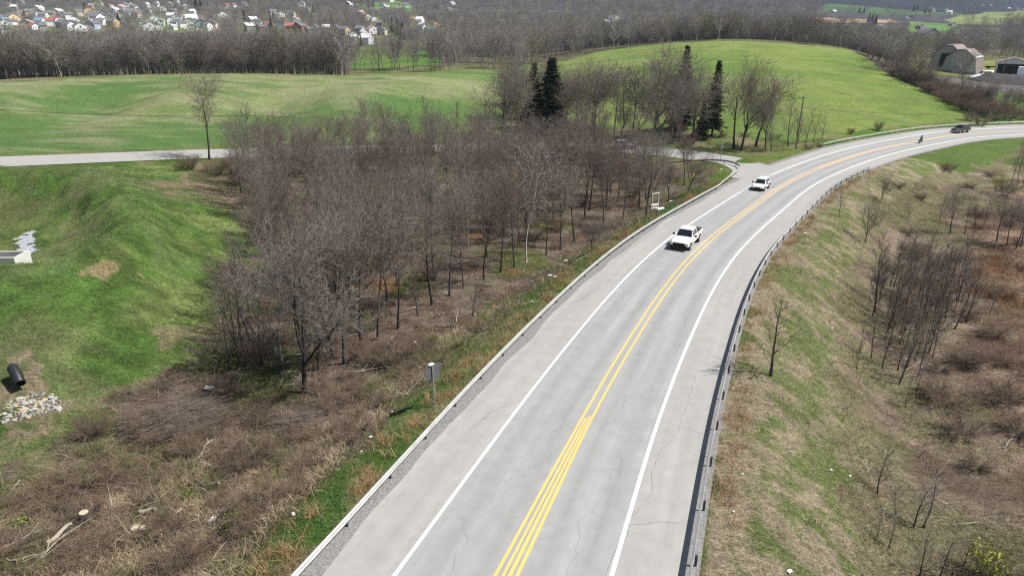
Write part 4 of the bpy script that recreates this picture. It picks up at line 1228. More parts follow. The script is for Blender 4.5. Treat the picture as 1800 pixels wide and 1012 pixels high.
# the wood itself
WOODP = wpoly([(395,335),(470,300),(620,290),(800,285),(1000,282),(1090,292),(1160,300),(1215,322),(1150,352),(1090,380),(1000,432),(930,480),(860,505),(800,525),(740,560),(690,590),(640,625),(590,655),(530,670),(470,650),(425,600),(430,520),(470,470),(455,420),(430,380)])
spf = lambda c: 2.9 + .0075 * math.hypot(*c)
wl_pts = scatter_poly(WOODP, spf, 140, 4, exist=key)
for i, (x, y) in enumerate(wl_pts):
    k = random.random()
    if k < .72: kind, idx, h = 'forest', random.randrange(5), random.uniform(10.8, 14.2)
    elif k < .955: kind, idx, h = 'spread', random.randrange(3), random.uniform(9.5, 12.8)
    else: kind, idx, h = 'pale', random.randrange(2), random.uniform(10, 12.5)
    if kind == 'pale': lab, gr = "pale barked bare tree inside the crowded wood", "pale trees inside the wood"
    else: lab, gr = "leafless grey tree crowded inside the wood left of the highway", "leafless trees crowded in the wood"
    put_tree(kind, idx, x, y, h * (1 - .12 * (y > 105)), lab, gr, sx=random.uniform(.75, 1.0))
# thin trees behind, between wood and side road
edge = scatter_poly(wpoly([(385,290),(520,272),(700,268),(860,264),(1060,262),(1060,280),(800,284),(480,300),(390,318)]), 3.0, 22, 9)
for x, y in edge:
    put_tree('pole' if random.random() < .5 else 'forest', random.randrange(4), x, y, random.uniform(8, 12.5), "thin bare tree in the screen along the side road", "thin bare trees along the side road", sx=1.2)
bh = scatter_poly(wpoly([(880,250),(905,190),(980,200),(1080,215),(1200,232),(1290,250),(1200,258),(1050,250)]), 4.4, 24, 12, exist=key)
for x, y in bh:
    put_tree('spread' if random.random() < .5 else 'forest', random.randrange(3), x, y, random.uniform(15, 21), "bare tree in the clump between the side road and the green field", "bare trees between side road and field", sx=1.15)
for u, v, h in [(1385,256,11.5),(1400,262,9),(1415,252,8.5),(1430,250,7),(1402,252,7.5),(1445,246,6)]:
    K_(u, v, 'pole', random.randrange(3), h, "slim dark tree beside the utility pole at the field corner", group="slim trees beside the utility pole", sx=1.4)

# belts of trees along field crests and the hedgerow
def belt(uts, n, hr, label, group, depth=14, kinds=('forest', 'spread'), seed=1, sx=1.0, z_off=0):
    r = random.Random(seed)
    P = [((u - 900) / FPX * t, t * 1.03 if t > 200 else t) for u, t in uts]
    P = np.array(P); seg = np.r_[0, np.cumsum(np.hypot(*np.diff(P, axis=0).T))]
    for i in range(n):
        s = (i + r.random()) / n * seg[-1]
        x = float(np.interp(s, seg, P[:, 0])); y = float(np.interp(s, seg, P[:, 1]))
        y += r.uniform(0, depth); x += r.uniform(-2, 2)
        k = r.choice(kinds)
        put_tree(k, r.randrange(len(PROT[k])) if k != 'pale' else 0, x, y, r.uniform(*hr), label, group, sx=sx * r.uniform(.9, 1.25), name="bare_tree" if k != 'bush' else 'shrub', cat="tree" if k != 'bush' else 'shrub')
belt([(-60,236),(0,236),(150,238),(300,240),(450,240),(618,242)], 24, (10.0, 13), "bare tree in the tall belt along the crest of the left field", "bare trees on the left field's crest", 22, ('forest', 'forest', 'spread'), 2)
# hedgerow down the right edge of the bright field
hw = hit([(1512,99),(1530,112),(1560,132),(1600,150),(1640,168),(1680,192),(1712,207)])[:, :2]
def hedge(P, n, hr, label, group, kinds, wid, seed, sx=1.0):
    r = random.Random(seed)
    seg = np.r_[0, np.cumsum(np.hypot(*np.diff(P, axis=0).T))]
    for i in range(n):
        s = (i + r.random()) / n * seg[-1]
        x = float(np.interp(s, seg, P[:, 0])) + r.uniform(1, wid); y = float(np.interp(s, seg, P[:, 1])) + r.uniform(-1, 2)
        k = r.choice(kinds); b = k == 'bush'
        put_tree(k, r.randrange(3), x, y, r.uniform(*hr) * (.62 if b else 1), label, group, name='shrub' if b else 'bare_tree', cat='shrub' if b else 'tree', sx=sx * (1.5 if b else 1.15) * r.uniform(.85, 1.25))
hedge(hw[:3], 15, (8, 11), "bushy bare tree at the top end of the hedgerow by the bright field", "bare trees in the hedgerow", ('spread', 'forest'), 16, 3, 1.1)
hedge(hw[2:], 60, (6, 8.5), "tangled leafless shrub in the hedgerow bordering the bright field", "shrubs in the hedgerow", ('bush',), 13, 4, 1.1)
hedge(hw[2:], 14, (7, 10), "small bare tree standing out of the hedgerow below the barn", "small trees in the lower hedgerow", ('forest', 'spread'), 16, 5)
SHR = "roadside and wood edge shrubs"
def shr(u, v, i, h, lab, sx=1.3, group=None, name="shrub"):
    x, y, z = at(u, v); return put_tree('bush', i, x, y, h, lab, group, name=name, cat="shrub", sx=sx)
shr(700,640,2,2.4,"large rounded grey shrub mound on the bank behind the road sign",2.0)
shr(745,628,0,2.0,"grey shrub adjoining the large rounded mound",1.8)
shr(660,640,1,1.9,"reddish shrub left of the large rounded mound",1.6)
shr(172,768,2,2.1,"dark upright bush standing at the lawn's lower edge",1.0)
shr(335,295,0,3.0,"round grey shrub at the foot of the lone tree by the side road",1.7)
shr(318,300,3,2.2,"olive shrub left of the grey one by the side road",1.5)
shr(398,690,0,1.8,"brown shrub beside the white plank at the lawn corner",1.5)
shr(440,690,3,1.2,"low greenish shrub near the white plank",1.8)
shr(1740,1015,3,2.6,"yellow green budding bush in the lower right corner",1.2)
shr(1765,345,3,4.0,"yellowish budding shrub on the low ground beside the thin stems",1.3)
shr(1495,236,0,1.8,"thorny little shrub by the rail's start at the far bend",1.3)
shr(1544,230,2,3.0,"upright dark shrub on the field verge at the far bend",.9)
for u, v in [(470,880),(450,905),(380,760),(300,770),(250,755),(560,770),(500,800),(430,820),(600,700),(150,850),(90,880),(560,640),(460,720)]:
    shr(u + random.uniform(-6, 6), v, random.choice((0, 1, 2)), random.uniform(.9, 1.5), "low brown bramble clump in the cleared ground left of the highway", 2.4, "bramble clumps in the cleared ground", "bramble_clump")
for u, v in [(1700,640),(1740,700),(1690,760),(1780,640),(1640,690),(1700,560),(1760,520),(1620,350),(1660,300),(1700,330),(1735,310),(1600,410),(1580,330),(1720,380),(1650,470),(1780,470),(1745,590),(1790,760),(1650,650),(1720,820),(1560,480)]:
    shr(u + random.uniform(-6, 6), v, random.choice((0, 1, 2)), random.uniform(1.0, 1.9), "reddish brown bramble clump on the low ground right of the road", 2.2, "bramble clumps right of the road", "bramble_clump")
for u, v in [(1722,232),(1745,225),(1770,222),(1795,220),(1705,222),(1735,214),(1785,212),(1760,210)]:
    shr(u, v - 10, random.randrange(4), random.uniform(3, 5), "scrubby bush behind the far guardrail at the picture's right", 1.6, "bushes behind the far guardrail")
for u, v in [(1780,196),(1720,190),(1765,190),(1800,200),(1742,195)]:
    x, y, z = at(u, v); put_tree('spread', random.randrange(3), x, y, random.uniform(8, 11), "bare tree on the green flat between far road and barn yard", "bare trees below the barn yard")
for u, v in [(1420,262),(1440,258),(1330,268),(1270,240),(1180,252),(1210,256),(1310,240),(1230,236),(1360,245)]:
    shr(u, v, random.randrange(3), random.uniform(1.2, 2.2), "low reddish scrub bush by the side road junction", 2.0, "scrub by the junction")

# fresh leaves on the two yellow-green bushes
def leafy(u, v, n, h, w, label):
    x, y, z = at(u, v)
    r = np.random.default_rng(int(u))
    a = r.uniform(0, 6.28, n); rr = w * np.sqrt(r.uniform(0, 1, n)); zz = r.uniform(.25, 1, n) ** .8 * h
    rr *= (0.5 + .5 * np.sin(zz / h * 2.6)); c = np.stack([rr * np.cos(a), rr * np.sin(a), zz], 1)
    c += (vnoise(c[:, 0] * 3, c[:, 2] * 3, .8, 3)[:, None] - .5) * .5
    d = r.normal(0, 1, (n, 3)); d /= np.linalg.norm(d, axis=1)[:, None]; d *= .09
    V, q = ribbons(np.stack([c - d, c, c + d], 1), np.full(n, .09))
    root = thing("leafing_bush", label, "bush", (x, y, z))
    link("leaves", np_mesh("leaves", V, quads=q, mat=M['leaf_bud']), root)
    s = link("stems", PROT['bush'][3]['t'], root); s.scale = (h / PROT['bush'][3]['h'],) * 3
leafy(1725, 1014, 260, 1.9, 1.0, "bush with fresh yellow leaves at the bottom right")
leafy(1752, 338, 700, 3.6, 1.5, "yellow leafed bush by the bend's inside bank")

# ------------------------------------------------------------------ far woodland
def far_tree(seed, twig, bark, w=.09):
    g = grow(seed, [dict(n=9, t0=.3, t1=1, ang=36, angv=9, len=.52, K=3, wob=.1, up=.1, rr=.5, tip=.35, shape='round'),
                    dict(n=9, t0=.15, t1=1, ang=40, angv=12, len=.5, K=3, wob=.12, up=.06, rr=.6, rmin=.05, tip=.5),
                    dict(n=4, t0=.1, t1=1, ang=40, angv=12, len=.55, K=2, wob=.12, up=.04, rr=.9, rmin=.04, rmax=.05, tip=.6)],
             dict(len=12, rad=.22, K=5, wob=.05, tip=.25))
    return tubes([(p, r_, 3) for p, r_ in g[:2]]), tubes([(p, r_, 3) for p, r_ in g[2:]])
FARP = []
for sd_, tw, bk in ((71, 'far_twig', 'bark'), (72, 'far_twig_red', 'bark'), (73, 'twig_pale', 'bark_pale'), (74, 'twig_bud', 'bark')):
    a, b = far_tree(sd_, tw, bk)
    V = np.concatenate([a[0], b[0]]); Q = np.concatenate([a[1], b[1] + len(a[0])])
    mi = np.r_[np.zeros(len(a[1])), np.ones(len(b[1]))]
    FARP.append(np_mesh("far_tree", V, quads=Q, mats=[M[bk], M[tw]], matidx=mi))
def far_instances(name, P, scl, protos, label, seed=0):
    """one object that carries every tree of a far wood as instanced geometry"""
    me = bpy.data.meshes.new(name); me.vertices.add(len(P)); me.vertices.foreach_set("co", P.astype(np.float32).ravel())
    a = me.attributes.new("tree_scale", 'FLOAT', 'POINT'); a.data.foreach_set("value", scl.astype(np.float32)); me.update()
    o = link(name, me); tag(o, label, "woodland", kind="stuff")
    ng = bpy.data.node_groups.new(name, 'GeometryNodeTree')
    ng.interface.new_socket(name="Geometry", in_out='INPUT', socket_type='NodeSocketGeometry')
    ng.interface.new_socket(name="Geometry", in_out='OUTPUT', socket_type='NodeSocketGeometry')
    gi = ng.nodes.new("NodeGroupInput"); go = ng.nodes.new("NodeGroupOutput")
    mp_ = ng.nodes.new("GeometryNodeMeshToPoints")
    ip = ng.nodes.new("GeometryNodeInstanceOnPoints"); ip.inputs["Pick Instance"].default_value = True
    jo = ng.nodes.new("GeometryNodeJoinGeometry")
    for ob in protos[::-1]:
        oi = ng.nodes.new("GeometryNodeObjectInfo"); oi.inputs[0].default_value = ob; oi.transform_space = 'ORIGINAL'
        oi.inputs["As Instance"].default_value = True
        ng.links.new(oi.outputs["Geometry"], jo.inputs[0])
    rv = ng.nodes.new("FunctionNodeRandomValue"); rv.data_type = 'FLOAT_VECTOR'; rv.inputs[0].default_value = (-.05, -.05, 0); rv.inputs[1].default_value = (.05, .05, 6.283); rv.inputs["Seed"].default_value = seed
    na = ng.nodes.new("GeometryNodeInputNamedAttribute"); na.data_type = 'FLOAT'; na.inputs[0].default_value = "tree_scale"
    lk = ng.links.new
    lk(gi.outputs[0], mp_.inputs[0]); lk(mp_.outputs[0], ip.inputs["Points"]); lk(jo.outputs[0], ip.inputs["Instance"])
    lk(rv.outputs[0], ip.inputs["Rotation"]); lk(na.outputs[0], ip.inputs["Scale"]); lk(ip.outputs[0], go.inputs[0])
    md = o.modifiers.new("scatter", 'NODES'); md.node_group = ng
    return o

# four real trees of the wood's far edge lend their shape to the far woodland
FG = []
for i, (u, t) in enumerate(((30, 262), (300, 266), (520, 262), (140, 268))):
    x = (u - 900) / FPX * t; y = t * 1.03
    me = FARP[i]
    o = link("bare_tree", me, None, (x, y, gz(x, y)))
    tag(o, ("grey bare tree at the far left end of the crest belt", "brown twigged tree in the middle of the crest belt", "pale white limbed tree near the right end of the crest belt", "olive tinged budding tree in the crest belt's left half")[i], "tree")
    FG.append(o)

Z_YARD = wpoly([(1590,140),(1600,104),(1960,108),(1960,170),(1700,150)])
OPEN = [Z_TOWN, Z_FIELD_L, Z_FIELD_R, _Z2, Z_LAWN, Z_VAL, Z_CUT, Z_YARD, hit([(1500,62),(1600,62),(1600,100),(1540,100)])[:, :2] * 0] + [p for p, _ in FARF]
HOUSES = []
# (u, v, width m, wall, roof)
for h in [(22,44,11,'w','g'),(10,62,10,'w','g'),(30,36,12,'c','g'),(38,28,11,'c','p'),(52,28,13,'t','g'),(62,33,10,'w','g'),(8,40,10,'w','b'),(78,34,12,'w','g'),(92,31,12,'c','g'),(108,30,11,'b','g'),(120,34,13,'w','g'),
          (130,45,10,'w','w'),(60,52,9,'w','r'),(72,46,12,'w','b'),(88,46,11,'w','r'),(102,40,14,'w','r'),(112,50,12,'g','g'),(132,52,13,'w','g'),(152,54,14,'g','g'),(165,52,12,'b','g'),(172,38,15,'w','g'),(192,34,13,'c','g'),(205,32,12,'w','g'),
          (160,34,10,'c','g'),(182,28,12,'g','g'),(200,22,16,'w','w'),(214,18,18,'w','p'),(228,28,11,'w','g'),(240,32,12,'w','r'),(246,24,10,'b','g'),(262,45,8,'w','g'),(284,46,7,'w','w'),(300,43,8,'w','g'),(312,46,12,'b','g'),(322,50,9,'w','g'),
          (334,46,12,'w','g'),(343,44,9,'w','g'),(356,50,14,'b','g'),(366,54,8,'w','g'),(304,53,7,'w','w'),(266,54,14,'w','g'),(338,38,18,'w','w'),(320,28,9,'w','g'),(340,27,9,'w','w'),(286,20,9,'w','g'),(298,10,9,'w','w'),(312,8,8,'w','g'),(327,15,9,'w','g'),
          (275,8,9,'w','g'),(258,12,9,'w','g'),(400,15,9,'c','r'),(412,12,8,'w','r'),(480,28,14,'c','g'),(495,30,9,'w','g'),(460,54,12,'r','g'),(474,52,8,'w','r'),(492,50,11,'b','b'),(510,52,14,'r','r'),(528,56,14,'r','g'),(545,62,9,'g','g'),
          (556,56,12,'b','b'),(562,60,8,'w','g'),(574,58,10,'w','w'),(586,66,7,'w','w'),(592,60,13,'g','g'),(606,62,12,'t','g'),(620,64,8,'w','g'),(634,60,12,'g','g'),(622,76,6,'w','w'),(640,62,7,'w','w'),(656,60,13,'w','p'),(672,62,9,'c','g'),(690,74,9,'w','g'),
          (645,78,13,'w','w'),(672,12,12,'w','g'),(680,16,13,'w','w'),(700,14,9,'w','r'),(688,4,12,'w','g'),(667,22,8,'w','w'),(618,14,7,'w','w'),(540,22,8,'w','w'),(735,62,8,'w','g'),(755,62,12,'g','t'),(742,52,9,'w','w'),
          (1080,38,24,'c','g'),(1145,48,14,'w','g'),(1065,46,12,'w','w'),(918,38,9,'w','w'),(955,3,14,'w','w'),(1465,25,12,'w','w'),(1474,24,8,'w','b'),(1530,48,16,'r','r'),(1545,51,16,'w','g'),(1592,36,14,'w','g'),(1600,34,12,'g','g'),(1615,52,12,'r','g'),(1622,56,14,'g','g'),(1630,64,26,'g','g'),(1640,62,10,'g','g'),
          (1670,24,12,'w','w'),(1664,22,10,'w','g'),(1638,20,14,'g','g'),(1706,16,14,'w','g'),(1725,14,14,'g','g'),(1740,14,12,'g','r'),(1756,17,8,'w','w'),(1773,19,10,'w','w'),(1785,18,14,'w','g'),(1798,20,12,'w','g'),(1672,48,10,'g','g')]:
    HOUSES.append(h)
WALLC = {'w': (0.80, 0.80, 0.78), 'c': (0.62, 0.56, 0.44), 't': (0.62, 0.45, 0.26), 'b': (0.40, 0.48, 0.56), 'g': (0.33, 0.33, 0.32), 'r': (0.30, 0.13, 0.10)}
WALLN = {'w': 'white', 'c': 'cream', 't': 'tan', 'b': 'pale blue', 'g': 'grey', 'r': 'brick red'}
ROOFC = {'g': (0.15, 0.155, 0.17), 'w': (0.62, 0.62, 0.62), 'p': (0.38, 0.26, 0.25), 'r': (0.30, 0.12, 0.095), 'b': (0.16, 0.24, 0.33), 't': (0.05, 0.22, 0.18)}
ROOFN = {'g': 'dark grey', 'w': 'pale', 'p': 'pinkish', 'r': 'red', 'b': 'blue', 't': 'teal'}
MW = {k: simple_mat("house_wall_" + WALLN[k].replace(' ', '_'), c, .85, 0, .06, 1) for k, c in WALLC.items()}
MR = {k: simple_mat("house_roof_" + ROOFN[k].replace(' ', '_'), c, .85, 0, .15, 2) for k, c in ROOFC.items()}
M['window'] = simple_mat("dark_window_glass", (0.03, 0.035, 0.04), .15, 0, .1, 2, .6)
HCACHE = {}
def house_mesh(w, wk, rk, tall):
    key_ = (w, wk, rk, tall)
    if key_ in HCACHE: return HCACHE[key_]
    d = w * .72; h = 5.6 if tall else 3.6; rh = w * .26
    wall = MB().prism([(-w/2, -1.5), (w/2, -1.5), (w/2, h), (0, h + rh), (-w/2, h)], -d/2, d/2).mesh("wall", MW[wk])
    t = .22; o_ = .5
    rf = MB().prism([(-w/2 - o_, h - o_ * .52), (0, h + rh + .02), (w/2 + o_, h - o_ * .52), (w/2 + o_, h - o_ * .52 + t), (0, h + rh + t + .03), (-w/2 - o_, h - o_ * .52 + t)], -d/2 - .5, d/2 + .5).mesh("roof", MR[rk])
    ch = MB().box((w * .2, d * .15, h + rh * .9), (.8, .8, 1.8)).mesh("chimney", MW['r'])
    wn_ = MB().box((0, 0, 0), (1.1, .12, 1.4))
    for sx_ in (-.28, 0, .28):
        for fl in ([1.6, 4.2] if tall else [1.8]):
            pass
    for sy in (-.25, .25):
        for fl in ([1.6, 4.2] if tall else [1.8]):
            pass
    wn_ = wn_.mesh("window", M['window'])
    HCACHE[key_] = (wall, rf, ch, wn_)
    return HCACHE[key_]
_r = random.Random(8)
for _k in range(80):
    _u = _r.uniform(0, 800) if _k % 3 else _r.uniform(0, 340); _v = _r.uniform(6, 57)
    if all(abs(_u - h[0]) > 5 or abs(_v - h[1]) > 3 for h in HOUSES): HOUSES.append((_u, _v, _r.uniform(9, 14), _r.choice('wwwwcgt'), _r.choice('gggggwwp')))
HPOS = hit([(h[0], h[1]) for h in HOUSES])
for i, (u, v, w, wk, rk) in enumerate(HOUSES):
    x, y, _z = HPOS[i]; z = gz(x, y)
    tall = (i % 3 != 0) and w < 16
    w = round(w * 0.95); wall, rf, ch, wn_ = house_mesh(w, wk, rk, tall)
    where = "in the hillside town at the upper left" if u < 830 and v > 1 else ("on the wooded hillside beyond the crest" if u < 1300 else "in the far valley at the upper right")
    gr = "%s houses %s" % (WALLN[wk], "in the hillside town" if u < 830 else ("on the wooded hillside" if u < 1300 else "in the far valley"))
    lab = "%s house with a %s roof %s" % (WALLN[wk], ROOFN[rk], where)
    w = w * 1.0
    root = thing("house", lab, "house", (x, y, z), random.choice((0.25, -0.3, 1.3, 1.75, 0.6, -.9)) + random.uniform(-.15, .15), lab.replace(" house ", " houses "))
    link("wall", wall, root); r_ = link("roof", rf, root)
    link("chimney", ch, r_)
    for sx_, fl in ((-.27, 1.7), (.27, 1.7), (0, 4.3 if tall else 1.7)):
        link("window", wn_, root, (sx_ * w, -w * .36 - .03, fl))

def far_points():
    r = np.random.default_rng(77)
    out = []
    for (r0, r1, sp_, hmin, hmax) in ((300, 700, 8.2, .55, .85), (700, 1300, 12.5, .65, .95), (1300, 2050, 19, .9, 1.2)):
        area = R(96) / 2 * (r1 * r1 - r0 * r0); n = int(area / (sp_ * sp_))
        rr = np.sqrt(r.uniform(r0 * r0, r1 * r1, n)); az = r.uniform(R(-48), R(48), n)
        x = rr * np.sin(az); y = rr * np.cos(az)
        k = np.ones(n, bool)
        for P_ in OPEN: k &= ~inpoly(x, y, P_)
        # parts of the valley floor that carry no trees
        cl = fnoise(x, y, 90, 91, 3) > .60
        k &= ~(cl & (rr > 350) & (rr < 700) & (x < -60))
        azz = np.degrees(np.arctan2(x, y)); k &= ~((azz > 22.5) & (azz < 34) & (rr > 640) & (rr < 1900) & (r.uniform(0, 1, n) < .8))
        for hx, hy, _ in HPOS:
            dd = np.hypot(x - hx, y - hy); hr = math.hypot(hx, hy)
            al = (x * hx + y * hy) / hr; ac = np.abs(x * hy - y * hx) / hr
            k &= ~((dd < 14) | ((ac < 11) & (al < hr) & (al > hr - 190)))
        x, y = x[k], y[k]
        s = r.uniform(hmin, hmax, len(x))
        out.append(np.stack([x, y, s], 1))
    # sparse trees through the town
    lo = Z_TOWN.min(0); hi = Z_TOWN.max(0)
    c = r.uniform(lo, hi, (5200, 2)); c = c[inpoly(c[:, 0], c[:, 1], Z_TOWN)]
    keep = np.ones(len(c), bool)
    for hx, hy, _ in HPOS:
        hr = math.hypot(hx, hy); al = (c[:, 0] * hx + c[:, 1] * hy) / hr; ac = np.abs(c[:, 0] * hy - c[:, 1] * hx) / hr
        keep &= ~((ac < 10) & (al < hr + 4) & (al > hr - 75))
    c = c[keep][:1900]
    out.append(np.c_[c, r.uniform(.35, .7, len(c))])
    # back rows of the belts behind both crests
    c = []
    for u0, u1, t0, t1, n, s0, s1 in ((-80, 618, 238, 285, 420, .58, .86), (-80, 618, 240, 275, 420, .22, .45), (985, 1535, 415, 470, 500, .2, .45), (660, 1000, 400, 470, 180, .6, .85), (985, 1535, 425, 500, 560, .65, .88), (640, 900, 300, 420, 40, .3, .45), (1500, 1600, 380, 440, 70, .7, .9)):
        u = r.uniform(u0, u1, n); t = r.uniform(t0, t1, n)
        c.append(np.stack([(u - 900) / FPX * t, t * 1.03, r.uniform(s0, s1, n)], 1))
    c = np.concatenate(c); k = ~(inpoly(c[:, 0], c[:, 1], Z_FIELD_R) | inpoly(c[:, 0], c[:, 1], Z_FIELD_L) | inpoly(c[:, 0], c[:, 1], _Z2))
    out.append(c[k])
    return np.concatenate(out)
FP = far_points()
_fz = ground(FP[:, 0], FP[:, 1])
_fr = sstep(1100, 2300, np.hypot(FP[:, 0], FP[:, 1])); _fz = _fz + _fr * 45 * (fnoise(FP[:, 0], FP[:, 1], 520, 9, 4) - .5)
print("far trees", len(FP))
far_instances("woodland", np.stack([FP[:, 0], FP[:, 1], _fz - .2], 1), FP[:, 2], [FG[0], FG[1], FG[0], FG[1], FG[0], FG[3], FG[1], FG[2], FG[2]], "leafless grey brown woodland filling the valley and the far hills", 3)
# dark conifers far off
for u, v, h in [(68,8,16),(78,10,15),(346,22,20),(354,20,18),(478,62,17),(552,22,15),(560,18,14),(520,24,14),(648,14,18),(656,14,16),(636,60,8),(635,82,8),(690,58,16),(700,64,17),(708,70,16),(696,50,15),(1054,32,14),(985,48,15),(1312,46,18),(900,44,15),(870,38,14),(820,30,16),(1010,30,14),(1100,36,15),(1225,44,16),(1262,40,14),(780,50,13),(430,38,14),(150,20,13),(210,44,12),(1346,44,18),(1356,36,17),(1364,36,17),(1372,38,17),(1382,38,17),(1406,48,16),(1435,52,15),(1510,26,18),(1518,26,18),(1526,44,22),(1532,44,22),(1538,46,20),(1606,20,14),(1612,18,14),(1690,18,22),(1625,24,15),(1186,42,15),(32,8,16),(1320,34,14)]:
    x, y, z = at(u, v); put_tree('conifer', random.randrange(3), x, y, h, "dark evergreen among the leafless far woods", "dark evergreens in the far woods", name="evergreen_tree", cat="conifer", sx=.9)
# shrub layer under the trees of the wood
for i, (x, y) in enumerate(scatter_poly(WOODP, 3.6, 48, 31)):
    put_tree('bush', random.randrange(4), x, y, random.uniform(1.6, 3.6), "leafless understory shrub beneath the crowded wood", "understory shrubs in the wood", name="shrub", cat="shrub", sx=1.4)
for i, (x, y) in enumerate(scatter_poly(wpoly([(340,300),(520,280),(800,272),(1080,268),(1080,290),(800,292),(480,306),(420,330)]), 2.2, 60, 32)):
    put_tree('bush', random.randrange(4), x, y, random.uniform(2.2, 4.2), "leafless bush in the thick screen beside the side road", "bushes along the side road", name="shrub", cat="shrub", sx=1.2)
for i, (x, y) in enumerate(scatter_poly(wpoly([(-60,1000),(0,880),(150,800),(300,740),(480,690),(640,650),(760,600),(850,570),(700,700),(560,840),(450,960),(400,1010)]), 2.4, 55, 33)):
    put_tree('bush', random.randrange(4), x, y, random.uniform(.7, 1.5), "low brown bramble clump in the cleared ground left of the highway", "bramble clumps in the cleared ground", name="bramble_clump", cat="shrub", sx=2.0)
rb = road_pt(np.random.default_rng(3).uniform(0, 120, 400), -np.random.default_rng(4).uniform(17, 60, 400))[:, :2]
ok_ = []
for c in rb:
    if all((c[0]-q[0])**2 + (c[1]-q[1])**2 > 9 for q in ok_) and fnoise(np.array([c[0]]), np.array([c[1]]), 9, 81, 3)[0] < .55: ok_.append(tuple(c))
for x, y in ok_[:70]:
    put_tree('bush', random.choice((0, 1, 1, 2)), x, y, random.uniform(.9, 2.2), "reddish brown bramble clump on the low ground right of the road", "bramble clumps right of the road", name="bramble_clump", cat="shrub", sx=1.9)
for i, (x, y) in enumerate(scatter_poly(wpoly([(1510,600),(1540,510),(1600,480),(1700,500),(1710,580),(1660,640),(1600,700),(1540,680)]), .9, 34, 35)):
    put_tree('pole', random.choice((0, 1, 1, 2)), x, y, random.uniform(4.5, 8), "dark leafless pole-like sapling in the thicket below the curve", SAP, name="sapling", cat="tree", sx=1.1, tilt=(random.uniform(-.05, .05), random.uniform(.02, .16)))

x = (410 - 900) / FPX * 236; y = 236 * 1.03
put_tree('spread', 2, x, y, 13.5, "wide open crowned dark tree standing out of the crest belt", rz=.4, sx=1.35)
for u, v, h in [(405,655,6.5),(432,628,7),(440,600,7.5),(412,600,6),(425,575,7),(448,585,8),(395,560,5.5),(438,545,7.5),(415,520,7),(460,640,6)]:
    K_(u, v, 'pole', random.choice((0, 1, 2)), h, "slim leafless sapling in the fringe between lawn and wood", name="sapling", group="slim saplings fringing the lawn", sx=1.5, tilt=(0, random.uniform(-.15, .1)))

loose = road_pt(np.random.default_rng(13).uniform(5, 125, 60), -np.random.default_rng(14).uniform(15, 58, 60))[:, :2]
for x, y in loose[:34]:
    put_tree('pole', random.randrange(3), x, y, random.uniform(2.2, 4.6), "scattered short leafless sapling in the brush right of the road", "scattered saplings in the brush right of the road", name="sapling", cat="tree", sx=1.6, tilt=(0, random.uniform(0, .15)))
# ------------------------------------------------------------------ barn, shed and yard
def yardpt(u, t): return ((u - 900) / FPX * t, t * 1.026)
def barn(name, label, x, y, rz, secs, cat="barn"):
    root = thing(name, label, cat, (x, y, gz(x, y) - .2), rz)
    for sx_, sy, W, H, D, opening in secs:
        prof = [(-W/2, 0), (W/2, 0), (W/2 * .80, H * .68), (W * .10, H), (-W * .10, H), (-W/2 * .80, H * .68)]
        prof = [(a + sx_, b) for a, b in prof]
        MB().prism(prof, sy, sy + D).build("wall", M['barn_wall'], root)
        t = .3
        # roof skins: right wall, upper right, top, upper left, left wall
        P = [prof[1], prof[2], prof[3], prof[4], prof[5], prof[0]]
        ctr = np.array([sx_, H * .4]); mb = MB()
        for a, b in zip(P[:-1], P[1:]):
            a = np.array(a); b = np.array(b); e = b - a; n_ = np.array([e[1], -e[0]]); n_ /= np.linalg.norm(n_)
            if np.dot((a + b) / 2 - ctr, n_) < 0: n_ = -n_
            q_ = [a + n_ * .05, b + n_ * .05, b + n_ * t, a + n_ * t]
            mb.prism([tuple(p) for p in q_], sy - .35, sy + D + .35)
        rf = mb.build("roof", M['barn_roof'], root)
        MB().box((sx_ + W * .40, sy + D / 2, H * .70), (.7, D + .9, .5)).build("eave_trim", M['white'], rf)
        MB().box((sx_, sy + D/2, .5), (W + .5, D + .3, 1.6)).build("base_wall", M['concrete_dark'], root)
        if opening:
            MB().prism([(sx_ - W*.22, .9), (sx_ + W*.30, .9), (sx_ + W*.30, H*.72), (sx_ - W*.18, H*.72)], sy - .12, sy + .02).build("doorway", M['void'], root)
    return root
M['barn_wall'] = simple_mat("grey_metal_siding", (0.38, 0.385, 0.365), .7, 0, .06, .6)
M['barn_roof'] = simple_mat("brown_metal_roofing", (0.23, 0.185, 0.17), .6, 0, .1, .6)
M['concrete_dark'] = simple_mat("stained_concrete", (0.22, 0.21, 0.20), .9, 0, .2, 1.5)
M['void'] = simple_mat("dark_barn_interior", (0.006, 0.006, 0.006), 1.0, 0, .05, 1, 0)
M['yard'] = simple_mat("pale_limestone_yard", (0.55, 0.54, 0.51), .95, 0, .12, .2)
M['coal'] = simple_mat("dark_cinder_bank", (0.055, 0.053, 0.055), .95, 0, .35, .4)
bx, by = yardpt(1668, 350)
barn("barn", "large grey storage barn with stepped brown roof and dark doorway", bx, by, R(-44), [(0, 0, 15.5, 11.2, 15.5, False), (-6.5, 1.8, 15.5, 13.0, 19, True)])
sx0, sy0 = yardpt(1762, 345)
root = thing("shed", "open fronted shed with dark interior beside the large barn", "shed", (sx0, sy0, gz(sx0, sy0) - .2), R(-32))
MB().prism([(-7, 0), (7, 0), (7, 6), (0, 8.0), (-7, 6)], 0, 12).build("wall", M['barn_wall'], root)
MB().prism([(-7.5, 5.8), (0, 8.1), (7.5, 5.8), (7.5, 6.15), (0, 8.5), (-7.5, 6.15)], -.5, 12.5).build("roof", M['barn_roof'], root)
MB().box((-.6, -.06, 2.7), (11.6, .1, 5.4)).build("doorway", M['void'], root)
root = thing("container", "white box container parked against the open shed", "container", (*yardpt(1786, 338), gz(*yardpt(1786, 338))), R(-32))
